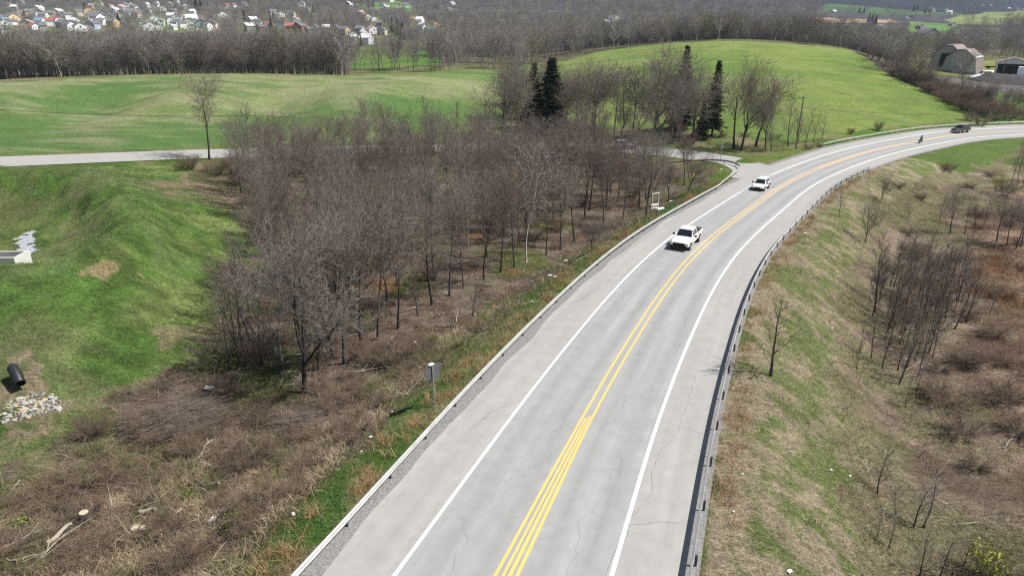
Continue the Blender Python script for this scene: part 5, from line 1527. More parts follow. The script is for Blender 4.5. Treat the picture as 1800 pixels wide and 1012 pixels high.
MB().box((0, 0, 2.3), (6.5, 3.2, 4.4)).build("box", M['white'], root, bevel=.05)
MB().box((-1.8, -1.65, 2.2), (2.6, .1, 3.8)).build("door", MW['b'], root)
root = thing("low_building", "low grey building cut by the picture's right edge", "building", (*yardpt(1806, 345), gz(*yardpt(1806, 345))), R(-32))
MB().box((0, 0, 1.6), (9, 7, 3.4)).build("wall", M['barn_wall'], root); MB().prism([(-5, 3.3), (0, 4.6), (5, 3.3), (5, 3.55), (0, 4.9), (-5, 3.55)], -4, 4).build("roof", M['barn_roof'], root)
for u, t in ((1712, 352), (1727, 388)):
    root = thing("trailer", "low dark flatbed trailer parked beyond the barn yard", "trailer", (*yardpt(u, t), gz(*yardpt(u, t))), 0, "dark trailers beyond the yard")
    MB().box((0, 0, .9), (8, 2.4, .5)).build("bed", M['void'], root)
    for k in (-2.5, 2.5): MB().tube([(k, -1.3, .4), (k, 1.3, .4)], .4, 10).build("wheel", M['void'], root)
root = thing("yard_light", "tall thin light pole in front of the shed", "light pole", (*yardpt(1747, 322), gz(*yardpt(1747, 322))), 0)
MB().tube([(0, 0, 0), (0, 0, 12)], [.16, .10], 8).build("pole", M['wood_post'], root)
MB().box((.7, 0, 12), (1.8, .35, .3)).build("lamp_head", M['galv'], root)
def patch(name, poly_uv_t, mat, lift, sub=14, kind="structure"):
    P = np.array([yardpt(u, t) for u, t in poly_uv_t]); lo, hi = P.min(0), P.max(0)
    return P, lo, hi
def sheet_poly(name, P, mat, lift, step, bump=0.0, kind="structure", jag=0.0):
    lo, hi = P.min(0), P.max(0)
    xs = np.arange(lo[0], hi[0] + step, step); ys = np.arange(lo[1], hi[1] + step, step)
    X, Y_ = np.meshgrid(xs, ys); idx = np.arange(X.size).reshape(X.shape)
    cx = (X[:-1, :-1] + step / 2); cy = (Y_[:-1, :-1] + step / 2)
    jx = (vnoise(cx, cy, step * 3, 3) - .5) * jag; jy = (vnoise(cx, cy, step * 3, 4) - .5) * jag
    m = inpoly(cx + jx, cy + jy, P)
    q = np.stack([idx[:-1, :-1], idx[:-1, 1:], idx[1:, 1:], idx[1:, :-1]], -1)[m]
    Z = ground(X.ravel(), Y_.ravel(), True) + lift
    if bump: Z = Z + bump * fnoise(X.ravel(), Y_.ravel(), 6, 8, 4)
    o = link(name, np_mesh(name, np.stack([X.ravel(), Y_.ravel(), Z], 1), quads=q, mat=mat, smooth=True)); tag(o, kind=kind)
    return o
sheet_poly("yard_ground", np.array([yardpt(u, t) for u, t in ((1690,330),(1700,372),(1745,372),(1830,352),(1830,318),(1735,322))]), M['yard'], .12, 3)
# dark cinder bank in front of the yard
def bank():
    u = np.linspace(1695, 1960, 60); prof = [(-7, -.6), (-5, 1.4), (-3, 2.9), (-1, 3.7), (1, 3.8), (3, 2.4), (5, -.4)]
    V = []; 
    for k, uu in enumerate(u):
        t = 304 - 14 * (uu - 1700) / 260; x, y = yardpt(uu, t); tp = min(1, (uu - 1692) / 30)
        g = gz(x, y)
        for a, b in prof: V.append((x, y + a * 1.2, g + (b * tp if b > 0 else b) + random.uniform(-.25, .25)))
    n = len(prof); Q = [(i*n+j, (i+1)*n+j, (i+1)*n+j+1, i*n+j+1) for i in range(len(u)-1) for j in range(n-1)]
    o = link("cinder_bank", np_mesh("cinder_bank", np.array(V), quads=np.array(Q), mat=M['coal'])); tag(o, kind="structure")
bank()

# ------------------------------------------------------------------ undergrowth and grass (uncountable)
def scatter_blades(name, pts, n_per, L, W, mat, label, lean=.5, seed=0, flat=0.0, spread=.25, cat="undergrowth", K=3, zoff=0.0, arch=.5):
    """pts (n,2) clump centres"""
    r = np.random.default_rng(seed)
    n = len(pts) * n_per
    c = np.repeat(pts, n_per, 0) + r.normal(0, spread, (n, 2))
    z = ground(c[:, 0], c[:, 1], True) + zoff
    ln = r.uniform(L[0], L[1], n); az = r.uniform(0, 6.28, n); le = np.clip(r.normal(lean, .3, n), 0, 1.5)
    hd = np.stack([np.cos(az) * np.sin(le), np.sin(az) * np.sin(le), np.cos(le) * (1 - flat)], 1)
    P = np.zeros((n, K, 3)); P[:, 0] = np.c_[c, z - .03]; d = hd.copy()
    for k in range(1, K):
        P[:, k] = P[:, k-1] + d * (ln / (K - 1))[:, None]
        d = d + np.c_[np.zeros((n, 2)), -np.full(n, arch)] + r.normal(0, .12, (n, 3)); d /= np.linalg.norm(d, axis=1)[:, None]
    V, q = ribbons(P, r.uniform(W[0], W[1], n))
    o = link(name, np_mesh(name, V, quads=q, mat=mat)); tag(o, label, cat, kind="stuff")
    return o
def pts_in(P, n, seed, fn=None):
    r = np.random.default_rng(seed); lo, hi = P.min(0), P.max(0)
    c = r.uniform(lo, hi, (n * 4, 2)); c = c[inpoly(c[:, 0], c[:, 1], P)]
    if fn is not None: c = c[fn(c)]
    return c[:n]
def by_road(n, s0, s1, d0, d1, seed, fn=None):
    r = np.random.default_rng(seed); s = r.uniform(s0, s1, n); d = r.uniform(min(d0, d1), max(d0, d1), n)
    c = road_pt(s, d)[:, :2]
    if fn is not None: c = c[fn(c)]
    return c
clump = lambda sc, th, sd_: (lambda c: fnoise(c[:, 0], c[:, 1], sc, sd_, 3) > th)
notgreen = lambda c: fnoise(c[:, 0], c[:, 1], 6, 21, 4) < .60
WOODNEAR = Z_WOOD
scatter_blades("undergrowth", pts_in(WOODNEAR, 12000, 1, lambda c: (c[:, 1] < 125)), 5, (.5, 1.5), (.012, .028), M['bramble'], "tangled brown brambles and fallen twigs over the wood floor and cleared bank", 1.0, 1, 0, .45, arch=.55)
scatter_blades("undergrowth", pts_in(wpoly([(-100,1030),(0,870),(150,780),(300,740),(500,700),(700,660),(640,760),(560,840),(480,930),(400,1030)]), 5200, 2), 8, (.3, 1.1), (.01, .022), M['bramble_red'], "dense red brown canes on the cleared ground at the lower left", 1.1, 2, 0, .4, arch=.6)
scatter_blades("undergrowth", by_road(15000, -6, 135, -14, -62, 3, clump(9, .44, 81)), 6, (.5, 1.5), (.014, .032), M['bramble_red'], "purple brown brush covering the low ground right of the embankment", 1.0, 3, 0, .5, arch=.5)
scatter_blades("grass", by_road(12000, -6, 130, -7.4, -17, 4, None), 7, (.2, .55), (.010, .022), M['straw'], "dead straw coloured grass lying on the right embankment", 1.15, 4, 0, .3, cat="grass", arch=.3)
scatter_blades("grass", by_road(7000, -6, 130, -8, -30, 14, clump(3, .5, 95)), 7, (.15, .4), (.014, .03), M['grass'], "green grass patches across the right embankment", .8, 14, 0, .3, cat="grass", arch=.3)
scatter_blades("grass", by_road(4200, -8, 92, 8.2, 11.2, 5), 8, (.12, .34), (.012, .028), M['grass'], "bright green verge grass behind the left guardrail", .6, 5, 0, .2, cat="grass", arch=.3)
scatter_blades("grass", by_road(420, -8, 92, 7.9, 9.6, 6, clump(4, .5, 15)), 26, (.4, 1.0), (.010, .02), M['straw_rust'], "tufts of tall dead grass along the left guardrail", .5, 6, 0, .16, cat="grass", arch=.35)
scatter_blades("grass", by_road(420, -8, 125, -7.3, -8.6, 7, clump(4, .45, 16)), 26, (.3, .8), (.010, .02), M['straw_rust'], "rusty dead grass tufts growing against the right guardrail", .5, 7, 0, .2, cat="grass", arch=.35)
scatter_blades("grass", pts_in(Z_LAWN, 15000, 8, lambda c: c[:, 1] < 112), 8, (.12, .32), (.016, .04), M['grass'], "short green turf of the basin banks", .7, 8, 0, .2, cat="grass", arch=.2)
scatter_blades("grass", pts_in(wpoly([(1700,470),(1760,440),(1810,450),(1810,560),(1740,540),(1700,520)]), 150, 9, clump(3, .5, 55)), 26, (.5, 1.2), (.014, .03), M['straw_rust'], "orange brown clumps of dead reed grass by the right edge", .4, 9, 0, .35, cat="grass", arch=.3)
scatter_blades("deadfall", np.concatenate([pts_in(WOODNEAR, 900, 41, lambda c: c[:, 1] < 80), by_road(500, -6, 110, -16, -55, 42)]), 1, (.8, 2.6), (.025, .06), M['deadwood'], "pale dead sticks strewn through the brush on both sides of the road", 1.45, 41, 0, .5, cat="deadfall", arch=.08, K=4, zoff=.12)
scatter_blades("grass", pts_in(WOODNEAR, 1500, 43, lambda c: (c[:, 1] < 80) & (fnoise(c[:, 0], c[:, 1], 6, 21, 4) > .55)), 14, (.15, .45), (.02, .045), M['moss_green'], "mossy green plants showing through the brown brush of the wood floor", .8, 43, 0, .4, cat="ground cover", arch=.3)
scatter_blades("grass", pts_in(wpoly([(-100,1030),(0,870),(150,780),(300,740),(500,720),(700,640),(900,520),(640,770),(480,930),(400,1030)]), 1500, 51, clump(4, .54, 66)), 22, (.25, .7), (.012, .026), M['straw'], "pale dead grass showing through the brush of the cleared ground", .7, 51, 0, .35, cat="grass", arch=.35)
scatter_blades("undergrowth", by_road(9000, -6, 120, -26, -62, 52, clump(5, .46, 67)), 7, (.5, 1.4), (.014, .03), M['rust_cane'], "rusty red brush at the far side of the low ground right of the road", .9, 52, 0, .5, arch=.5)
# leaf litter and pebbles of trash are tiny; the brush pile is a thing
def brush_pile(u, v, n, L, wid, ang, label, h=1.0):
    x, y, z = at(u, v); r = np.random.default_rng(int(u))
    root_pts = np.stack([r.normal(0, L * .25, n), r.normal(0, wid, n), np.abs(r.normal(0, h * .4, n))], 1)
    a = ang + r.normal(0, .22, n); ln = r.uniform(.4, 1, n) * L
    d = np.stack([np.cos(a), np.sin(a), r.normal(.04, .10, n)], 1) * (ln / 3)[:, None]
    P = np.stack([root_pts - d * 1.5 , root_pts - d * .5 + r.normal(0, .05, (n, 3)), root_pts + d * .5 + r.normal(0, .05, (n, 3)), root_pts + d * 1.5], 1)
    Ca, Sa = math.cos(ang), math.sin(ang)
    rd = np.linspace(1, .35, 4)[None] * r.uniform(.010, .032, n)[:, None]
    rd = rd * .7
    V, q = tubes([(P, rd, 3)])
    o = link("brush_pile", np_mesh("brush_pile", V, quads=q, mat=M['cane']), None, (x, y, z)); tag(o, label, "brush pile")
brush_pile(310, 745, 900, 4.6, .9, R(28), "long pile of cut purple brown branches at the lawn's lower corner", 1.2)
brush_pile(545, 745, 420, 3.2, .8, R(10), "loose heap of dead branches on the cleared bank", .7)

# ------------------------------------------------------------------ fallen wood, stumps, litter
def log(u, v, L, rad, az, label, mat='deadwood', group=None, bend=.15, name="log", up=.05):
    x, y, z = at(u, v); mb = MB(); P = []
    for k in range(7):
        t = k / 6 - .5
        P.append((math.cos(az) * t * L - math.sin(az) * bend * math.sin(t * 5), math.sin(az) * t * L + math.cos(az) * bend * math.sin(t * 5), rad * .8 + up * k))
    mb.tube(P, [rad * (1.1 - .45 * k / 6) for k in range(7)], 8)
    root = thing(name, label, name.replace('_', ' '), (x, y, z), 0, group)
    mb.build("stem", M[mat], root, smooth=False)
    return root, P
log(108,945,1.2,.12,R(50),"thick pale cut log lying by the lower left corner")
log(295,928,1.9,.11,R(58),"straight grey log lying in the cleared ground")
log(262,907,.9,.11,R(-20),"short pale log end left of the straight grey log")
log(385,684,1.5,.12,R(-8),"bleached log lying at the corner of lawn and wood")
for u, v, L, a, lab in [(85,975,4.5,R(62),"long bleached fallen branch running off the bottom left corner"),(40,955,3.2,R(20),"curved pale branch above the long fallen one"),(45,985,2.6,R(-15),"low pale branch at the bottom left edge"),(410,785,2.6,R(35),"pale forked branch on the brown bank above the bramble"),(358,795,2.4,R(62),"thin grey branch standing out of the brush"),(372,858,1.8,R(-35),"thin pale stick lying across the cleared ground"),(560,755,2.4,R(-25),"pale stick on the loose heap of branches"),(600,545-5,3.2,R(5),"fallen grey stem between the wood's front trunks"),(650,655,4.5,R(-6),"long grey fallen stem in front of the shrub mound"),(480,687,5.5,R(3),"fallen trunk behind the big forked tree's foot"),
                        (1725,565,1.6,R(20),"white dead branch in the brush right of the thicket"),(1570,638,1.4,R(-30),"white dead stick at the foot of the sapling thicket"),(1770,782,2.2,R(10),"pale dead branch across the red brown brush"),(1520,825,1.0,R(50),"short pale stick on the right embankment")]:
    root, P = log(u, v, L * .75, .04, a, lab, 'deadwood', None, .25, "fallen_branch", .06)
    r = np.random.default_rng(int(u + v)); mb = MB()
    for k in (2, 3, 4, 5):
        p = Vector(P[k]); an = a + r.choice((-1, 1)) * r.uniform(.5, 1.0); l = L * r.uniform(.12, .3)
        mb.tube([p, p + Vector((math.cos(an) * l * .5, math.sin(an) * l * .5, l * .25)), p + Vector((math.cos(an + .2) * l, math.sin(an + .2) * l, l * .4))], [.028, .018, .008], 5)
    mb.build("side_branch", M['deadwood'], root)
for u, v, h, r_, lab in [(151,918,.62,.24,"pale cut tree stump leaning in the cleared ground"),(238,935,.3,.26,"low wide cut stump with moss beside it"),(252,936,.28,.2,"smaller low stump touching the wide one")]:
    x, y, z = at(u, v); root = thing("tree_stump", lab, "stump", (x, y, z - .05))
    MB().tube([(0, 0, 0), (0, 0, h * .5), (.03, 0, h)], [r_ * 1.25, r_, r_ * .95], 12).build("stem", M['bark'], root)
    MB().tube([(.03, 0, h + .002), (.03, 0, h + .025)], r_ * .92, 12).build("cut_face", M['cutwood'], root)
def scrap(u, v, s, lab, group="white litter scraps", n=None):
    x, y, z = at(u, v); r = random.Random(int(u * 7 + v)); V = []; F = []; s = s * .5
    m = 4
    for i in range(m + 1):
        for j in range(m + 1):
            V.append(((i / m - .5) * s * r.uniform(.8, 1.1), (j / m - .5) * s * .7 * r.uniform(.8, 1.1), .04 + r.uniform(0, .16) * s))
    for i in range(m):
        for j in range(m):
            a = i * (m + 1) + j; F.append((a, a + 1, a + m + 2, a + m + 1))
    me = bpy.data.meshes.new("litter_scrap"); me.from_pydata(V, [], F); me.materials.append(M['white'])
    o = link("litter_scrap", me, None, (x, y, z + .05), r.uniform(0, 3)); tag(o, lab, "litter", group)
for u, v, s, lab in [(730,601,.55,"white scrap caught on the grey shrub mound"),(742,633,.3,"small white scrap just above the road sign"),(738,648,.25,"white fleck on the bank left of the road sign"),(652,769,.35,"white crumpled scrap by the grass edge below the bank"),(636,797,.22,"tiny white scrap at the green verge's upper side"),(471,898,.3,"white round scrap by the mossy clump at the bottom"),(517,910,.4,"white scrap under the rusty grass tuft near the bottom"),
                     (995,457,.9,"white bag on the brown bank beside the wood edge"),(967,485,.9,"flat white scrap lower on the brown bank, left of another"),(976,489,.8,"white strip right beside the flat scrap on the bank"),(936,529,.4,"white scrap on the grass above the guardrail"),(1180,354,.9,"white litter under the short dark tree"),(1268,297,1.0,"white slab of litter on the junction lawn inside the curled rail"),(1202,330,.6,"pale scrap at the foot of the grey octagonal sign"),
                     (1415,411,.6,"white scrap on the green embankment inside the curve"),(1717,326,.8,"white litter in the brush near the thin stems"),(1569,377,.6,"white scrap below the small dark embankment tree"),(1460,830,.3,"white fleck on the lower embankment grass"),(1554,895,.3,"round white scrap beside the knee bent saplings"),(1290,900,.22,"white fleck on the straw beside the right guardrail"),(1305,835,.2,"tiny white scrap on the straw slope"),(375,920,.8,"torn sheet of pale litter among the branches"),(1388,1005,.5,"pale scrap near the bottom of the embankment"),
                     (1493,840,.28,"white fleck in the middle of the right slope"),(525,655-30,.5,"white scrap in the brush left of the first trunks"),(690,745-20,.25,"white fleck half way down the brown bank")]:
    scrap(u, v, s, lab, None)

# ------------------------------------------------------------------ basin inlet, puddle, pipe, stones
x, y, z = BOXP
root = thing("inlet_box", "pale concrete basin inlet box cut by the left edge of the picture", "drain inlet", (x, y, z - 3.0), R(2))
mb = MB(); 
for c, d in [((0, -1.1, 1.5), (4.6, .22, 3.0)), ((0, 1.1, 1.45), (4.6, .22, 2.9)), ((2.19, 0, 1.47), (.22, 1.98, 2.94)), ((-2.19, 0, 1.47), (.22, 1.98, 2.94))]:
    mb.box(c, d)
mb.build("wall", M['concrete'], root)
MB().box((0, 0, 1.6), (4.1, 1.9, .1)).build("floor_slab", M['concrete_dark'], root)
def puddle():
    uv = [(30,417),(33,418),(36,416),(39,418),(42,414),(47,413),(50,410),(53,411),(56,409),(59,413),(57,418),(61,421),(60,426),(54,428),(58,431),(64,434),(60,438),(63,442),(56,443),(53,449),(46,454),(43,450),(40,446),(36,445),(33,440),(28,438),(32,434),(36,432),(33,426),(29,422)]
    P = np.array([on_plane(a_, b_, -1.15) for a_, b_ in uv])
    st = .14; lo, hi = P.min(0) - .5, P.max(0) + .5
    X, Y_ = np.meshgrid(np.arange(lo[0], hi[0], st), np.arange(lo[1], hi[1], st)); idx = np.arange(X.size).reshape(X.shape)
    cx = X[:-1, :-1] + st / 2; cy = Y_[:-1, :-1] + st / 2
    m = inpoly(cx + (vnoise(cx, cy, .5, 3) - .5) * .7, cy + (vnoise(cx, cy, .6, 4) - .5) * 1.5, P) & (fnoise(cx, cy * .6, .6, 6, 3) < .76)
    q = np.stack([idx[:-1, :-1], idx[:-1, 1:], idx[1:, 1:], idx[1:, :-1]], -1)[m]
    o = link("puddle", np_mesh("puddle", np.stack([X.ravel(), Y_.ravel(), np.full(X.size, PUD[2])], 1), quads=q, mat=M['puddle'])); tag(o, kind="structure")
puddle()
x, y, z = at(36, 683)
root = thing("drain_pipe", "black corrugated plastic drain pipe jutting out above the stones", "pipe", (x, y, z), R(38))
P = []
for k in range(9):
    t = k / 8; P.append((-.12 + .22 * t, 1.2 - 1.7 * t, 1.15 - .55 * t * t))
def hollow(P, r0, r1, n=20, rib=True):
    mb = MB(); V = []; F = []
    N_ = 34
    Pp = [Vector(P[0]).lerp(Vector(P[-1]), 0) for _ in range(0)]
    pts_ = []
    for k in range(N_):
        f_ = k / (N_ - 1) * (len(P) - 1); i = min(int(f_), len(P) - 2); pts_.append(Vector(P[i]).lerp(Vector(P[i + 1]), f_ - i))
    mb.tube(pts_, [r0 * (1 + (.05 if k % 2 else 0)) for k in range(N_)], n, cap=False)
    b = len(mb.v); mb.tube(pts_, r1, n, cap=False)
    last = (N_ - 1) * n
    for k in range(n): mb.f.append((last + k, last + (k + 1) % n, b + last + (k + 1) % n, b + last + k))
    return mb
hollow(P, .33, .28).build("tube", M['pipe'], root)
MB().tube([(-.12, 1.15, 1.14), (-.115, 1.1, 1.13)], .275, 16).build("inner_end", M['void'], root)
def stones():
    r = random.Random(9)
    protos = []
    import bmesh
    for k in range(6):
        bm = bmesh.new(); bmesh.ops.create_icosphere(bm, subdivisions=2, radius=1)
        rr = np.random.default_rng(k)
        cuts = [Vector(rr.normal(0, 1, 3)).normalized() for _ in range(7)]
        for v_ in bm.verts:
            for c in cuts:
                dd = v_.co.dot(c)
                if dd > .62: v_.co -= c * (dd - .62)
        for v_ in bm.verts: v_.co = Vector((v_.co.x, v_.co.y * .75, v_.co.z * .55))
        for m_ in ('stone', 'stone_tan'):
            me = bpy.data.meshes.new("riprap_stone"); bm.to_mesh(me); me.materials.append(M[m_]); protos.append(me)
        bm.free()
    P = wpoly([(0,745),(8,712),(28,700),(60,690),(90,692),(118,712),(105,722),(60,734),(20,745)]); P2 = np.array(P)
    c = scatter_poly(P2, .17, 150, 3)
    for i, (x, y) in enumerate(c):
        big = r.random() < .16; s = r.uniform(.16, .27) if big else r.uniform(.085, .17)
        t_ = 1 if r.random() < (.5 if big else .12) else 0
        o = link("riprap_stone", protos[r.randrange(6) * 2 + t_], None, (x, y, gz(x, y) + s * .25), r.uniform(0, 6))
        o.rotation_euler = (r.uniform(-.4, .4), r.uniform(-.4, .4), r.uniform(0, 6)); o.scale = (s * 1.25, s * 1.1, s)
        tag(o, ("tan" if t_ else "pale grey") + " riprap stone in the apron below the black drain pipe", "stone", ("tan" if t_ else "grey") + " riprap stones")
stones()

# ------------------------------------------------------------------ signs, poles, wires
def sign_post(u, v, H, label, panel, pm='post_steel', rz=0.0, name="road_sign", lean=0.0):
    x, y, z = at(u, v); root = thing(name, label, "road sign", (x, y, z), rz)
    MB().box((0, 0, H / 2 - .1), (.09, .05, H + .2)).build("post", M[pm], root)
    panel(root, H); return root
M['post_steel'] = simple_mat("dull_sign_post_steel", (0.22, 0.22, 0.21), .6, .2, .15, 3)
def pan_rect(w, h, mat, top=0.0, yy=-.05):
    def f(root, H): MB().box((0, yy, H - h / 2 + top), (w, .012, h)).build("panel", M[mat], root)
    return f
def pan_main(root, H):
    MB().box((0, .05, H - .42), (.95, .02, .95)).build("panel", M['sign_grey'], root)
    MB().box((-.05, .08, H + .05), (.34, .20, .05), rz=.2).build("top_plate", M['white'], root)
sign_post(764, 716, 2.75, "square grey backed road sign with a small white plate on top, behind the left guardrail", pan_main, rz=R(38))
def pan_oct(root, H):
    a = [(.38 * math.cos(R(22.5 + 45 * k)), .38 * math.sin(R(22.5 + 45 * k)) + H - .4) for k in range(8)]
    MB().prism(a, -.06, -.045).build("panel", M['sign_back'], root)
M['sign_back'] = simple_mat("pale_sign_back", (0.33, 0.32, 0.30), .5, .3, .1, 2)
sign_post(1231, 338, 2.9, "octagonal stop sign seen from its grey back at the wood's tip", pan_oct, rz=R(20))
def pan_street(root, H):
    MB().box((0, -.05, H - .35), (.75, .015, .75)).build("panel", M['sign_grey'], root)
sign_post(1266, 285, 3.3, "grey backed square sign on a tall post inside the curled guardrail", pan_street, rz=R(35))
def pan_diamond(root, H):
    MB().prism([(0, H - 1.1), (.45, H - .62), (0, H - .1), (-.45, H - .62)], -.06, -.045).build("panel", M['sign_yellow'], root)
    MB().box((0, -.05, H - 1.42), (.45, .012, .42)).build("plate", M['sign_yellow'], root)
sign_post(1245, 262, 2.6, "yellow diamond warning sign with a plate beneath on the junction verge", pan_diamond, rz=R(25))
x, y, z = at(1149, 381)
root = thing("sign_frame", "empty white sign frame on two legs with a board at its foot", "sign frame", (x, y, z), R(28))
for sx_ in (-.5, .5): MB().box((sx_, 0, 1.55), (.11, .11, 3.3)).build("leg", M['wood_post'], root)
MB().box((0, -.03, 3.17), (1.2, .12, .09)).build("top_rail", M['concrete'], root)
MB().box((0, -.075, 1.75), (1.15, .05, .26)).build("crossboard", M['white'], root); MB().box((0, -.075, 1.35), (1.15, .05, .14)).build("crossboard", M['white'], root)
for sx_ in (-.5, .5): MB().box((sx_, -.075, 2.5), (.08, .05, 1.2)).build("white_facing", M['concrete'], root)
x, y, z = at(1161, 367); o = MB().box((0, 0, .12), (1.3, .7, .05), rx=.1).build("board", M['white'], None, (x, y, z), R(25)); tag(o, "white sheet board lying on the ground behind the empty sign frame", "board")
x, y, z = at(380, 684); o = MB().box((0, 0, .22), (1.5, .35, .06), rx=.2, ry=.08).build("plank", M['white'], None, (x, y - .2, z), R(-8)); tag(o, "white plank lying beside the bleached log at the lawn corner", "plank")
x, y, z = at(373, 921); 
x, y, z = at(1371, 269)
root = thing("gate_frame", "rusty metal gate frame with a diagonal brace beside the junction trees", "gate", (x, y, z), R(10))
for a, b in [((-.9, 0, 0), (-.9, 0, .9)), ((.5, 0, 0), (.5, 0, 1.9)), ((-.9, 0, .85), (.5, 0, 1.85)), ((-.9, 0, .1), (.5, 0, .1)), ((-.9, 0, .8), (.5, 0, .1))]:
    MB().tube([a, b], .05, 6).build("bar", M['wood_post'], root)
def pole_(u, v, H, label, arm=True, rz=0):
    x, y, z = at(u, v); root = thing("utility_pole", label, "utility pole", (x, y, z), rz)
    MB().tube([(0, 0, -.2), (0, 0, H)], [.17, .11], 9).build("pole", M['wood_post'], root)
    if arm:
        MB().box((0, .12, H - .45), (2.0, .10, .12)).build("crossarm", M['wood_post'], root)
        for k in (-.85, 0, .85): MB().tube([(k, .12, H - .39), (k, .12, H - .18)], .04, 6).build("insulator", M['galv'], root)
    return Vector((x, y, z + H))
pA = pole_(1399, 262, 11.0, "wooden utility pole with a crossarm at the field corner right of the junction", rz=R(20))
pB = pole_(862, 262, 9.0, "utility pole hidden among the thin trees by the side road", arm=False)
def wire(a, b, sag, label, r=.022):
    P = []
    for k in range(25):
        t = k / 24; p = a.lerp(b, t); p.z -= sag * 4 * t * (1 - t); P.append(p)
    o = MB().tube(P, r, 4).build("overhead_wire", M['wire']); tag(o, label, "wire")
_p = Vector(at_depth(-330, 158, 125)); _m = Vector(at_depth(330, 206, 112))
wire(_p, Vector(at_depth(450, 203, 118)), 1.6, "black overhead cable crossing in front of the left field", .035)
xp, yp, zp = float(at_depth(450, 203, 118)[0]), float(at_depth(450, 203, 118)[1]), 0
root = thing("utility_pole", "slim utility pole among the wood's back trees carrying the cable", "utility pole", (xp, yp, gz(xp, yp)), 0)
MB().tube([(0, 0, 0), (0, 0, at_depth(450, 203, 118)[2] - gz(xp, yp) + .3)], [.14, .1], 8).build("pole", M['wood_post'], root)
wire(Vector(at_depth(450, 203, 118)), pB - Vector((0, 0, .3)), 1.2, "overhead cable running behind the wood's tree tops", .03)
wire(pB - Vector((0, 0, .3)), pA - Vector((0, 0, .6)), 1.6, "overhead wire between the hidden pole and the crossarm pole", .02)
wire(pA - Vector((0, 0, 2.4)), Vector(at_depth(1960, 196, 190)), 1.5, "overhead wire running right along the bright field's lower edge", .03)

for u, v, s_ in [(432,915,1.3),(480,855,1.5),(420,930,.9),(30,925,.8),(330,880,.7),(405,650,1.0),(455,700,1.1),(640,560,1.2),(700,520,1.2),(850,560,1.1),(905,430,1.4),(760,600,1.0)]:
    x, y, z = at(u, v); r = np.random.default_rng(int(u)); n = 260
    a = r.uniform(0, 6.28, n); rr = .75 * s_ * np.sqrt(r.uniform(0, 1, n)); c = np.stack([rr * np.cos(a), rr * np.sin(a) * 1.3, .05 + .5 * s_ * r.uniform(.2, 1, n) * (1 - (rr / (.8 * s_)) ** 2)], 1)
    d = r.normal(0, 1, (n, 3)); d /= np.linalg.norm(d, axis=1)[:, None]; d *= .07
    V, q = ribbons(np.stack([c - d, c, c + d], 1), np.full(n, .08))
    o = link("leafy_clump", np_mesh("leafy_clump", V, quads=q, mat=M['moss_green']), None, (x, y, z)); tag(o, "low clump of fresh yellow green leaves in the brown brush left of the highway", "plant", "fresh green clumps in the brush")
# ------------------------------------------------------------------ vehicles
def car_paint(name, col):
    m = simple_mat(name, col, .32, 0, .03, 1.0, .5, coat=.6); return m
M['paint_white'] = car_paint("white_car_paint", (0.80, 0.80, 0.79))
M['paint_dark'] = car_paint("dark_car_paint", (0.035, 0.033, 0.033))
M['paint_silver'] = car_paint("silver_car_paint", (0.45, 0.46, 0.47))
M['glass'] = simple_mat("dark_tinted_glass", (0.012, 0.016, 0.024), .08, 0, .05, 1, .6)
M['black_trim'] = simple_mat("black_plastic_trim", (0.015, 0.015, 0.015), .6, 0, .1, 3)
M['tyre'] = simple_mat("tyre_rubber", (0.02, 0.02, 0.02), .85, 0, .15, 6)
M['rim'] = simple_mat("alloy_rim", (0.55, 0.55, 0.56), .35, .7, .05, 4)
M['lamp_glass'] = simple_mat("headlamp_lens", (0.62, 0.62, 0.62), .15, .1, .15, 9, .6)
M['tail_lamp'] = simple_mat("tail_lamp_lens", (0.35, 0.02, 0.02), .25, 0, .1, 9, .5)

def ring(w, z0, z1, y, tuck=.06, crown=.03):
    """closed section: sill, side, shoulder, top; mirrored"""
    h = [(w - tuck - .05, z0), (w - .02, z0 + .14), (w, z0 + (z1 - z0) * .5), (w - .03, z1 - .10), (w - tuck - .04, z1 - .015), (w * .5, z1 + crown * .7), (0, z1 + crown)]
    r = [(a, y, b) for a, b in h] + [(-a, y, b) for a, b in h[:-1][::-1]]
    return r
def panel_on(mb, c, u0, u1, v0, v1, off=.012):
    """thin pane on the face with corners c = bottom-left, bottom-right, top-right, top-left (seen from outside)"""
    c = [Vector(p) for p in c]; n = (c[1] - c[0]).cross(c[3] - c[0]).normalized()
    def P(u, v): return (c[0].lerp(c[1], u)).lerp(c[3].lerp(c[2], u), v)
    q = [P(u0, v0), P(u1, v0), P(u1, v1), P(u0, v1)]
    V = [p - n * .02 for p in q] + [p + n * off for p in q]
    mb.add(V, [(3, 2, 1, 0), (4, 5, 6, 7), (0, 1, 5, 4), (1, 2, 6, 5), (2, 3, 7, 6), (3, 0, 4, 7)])

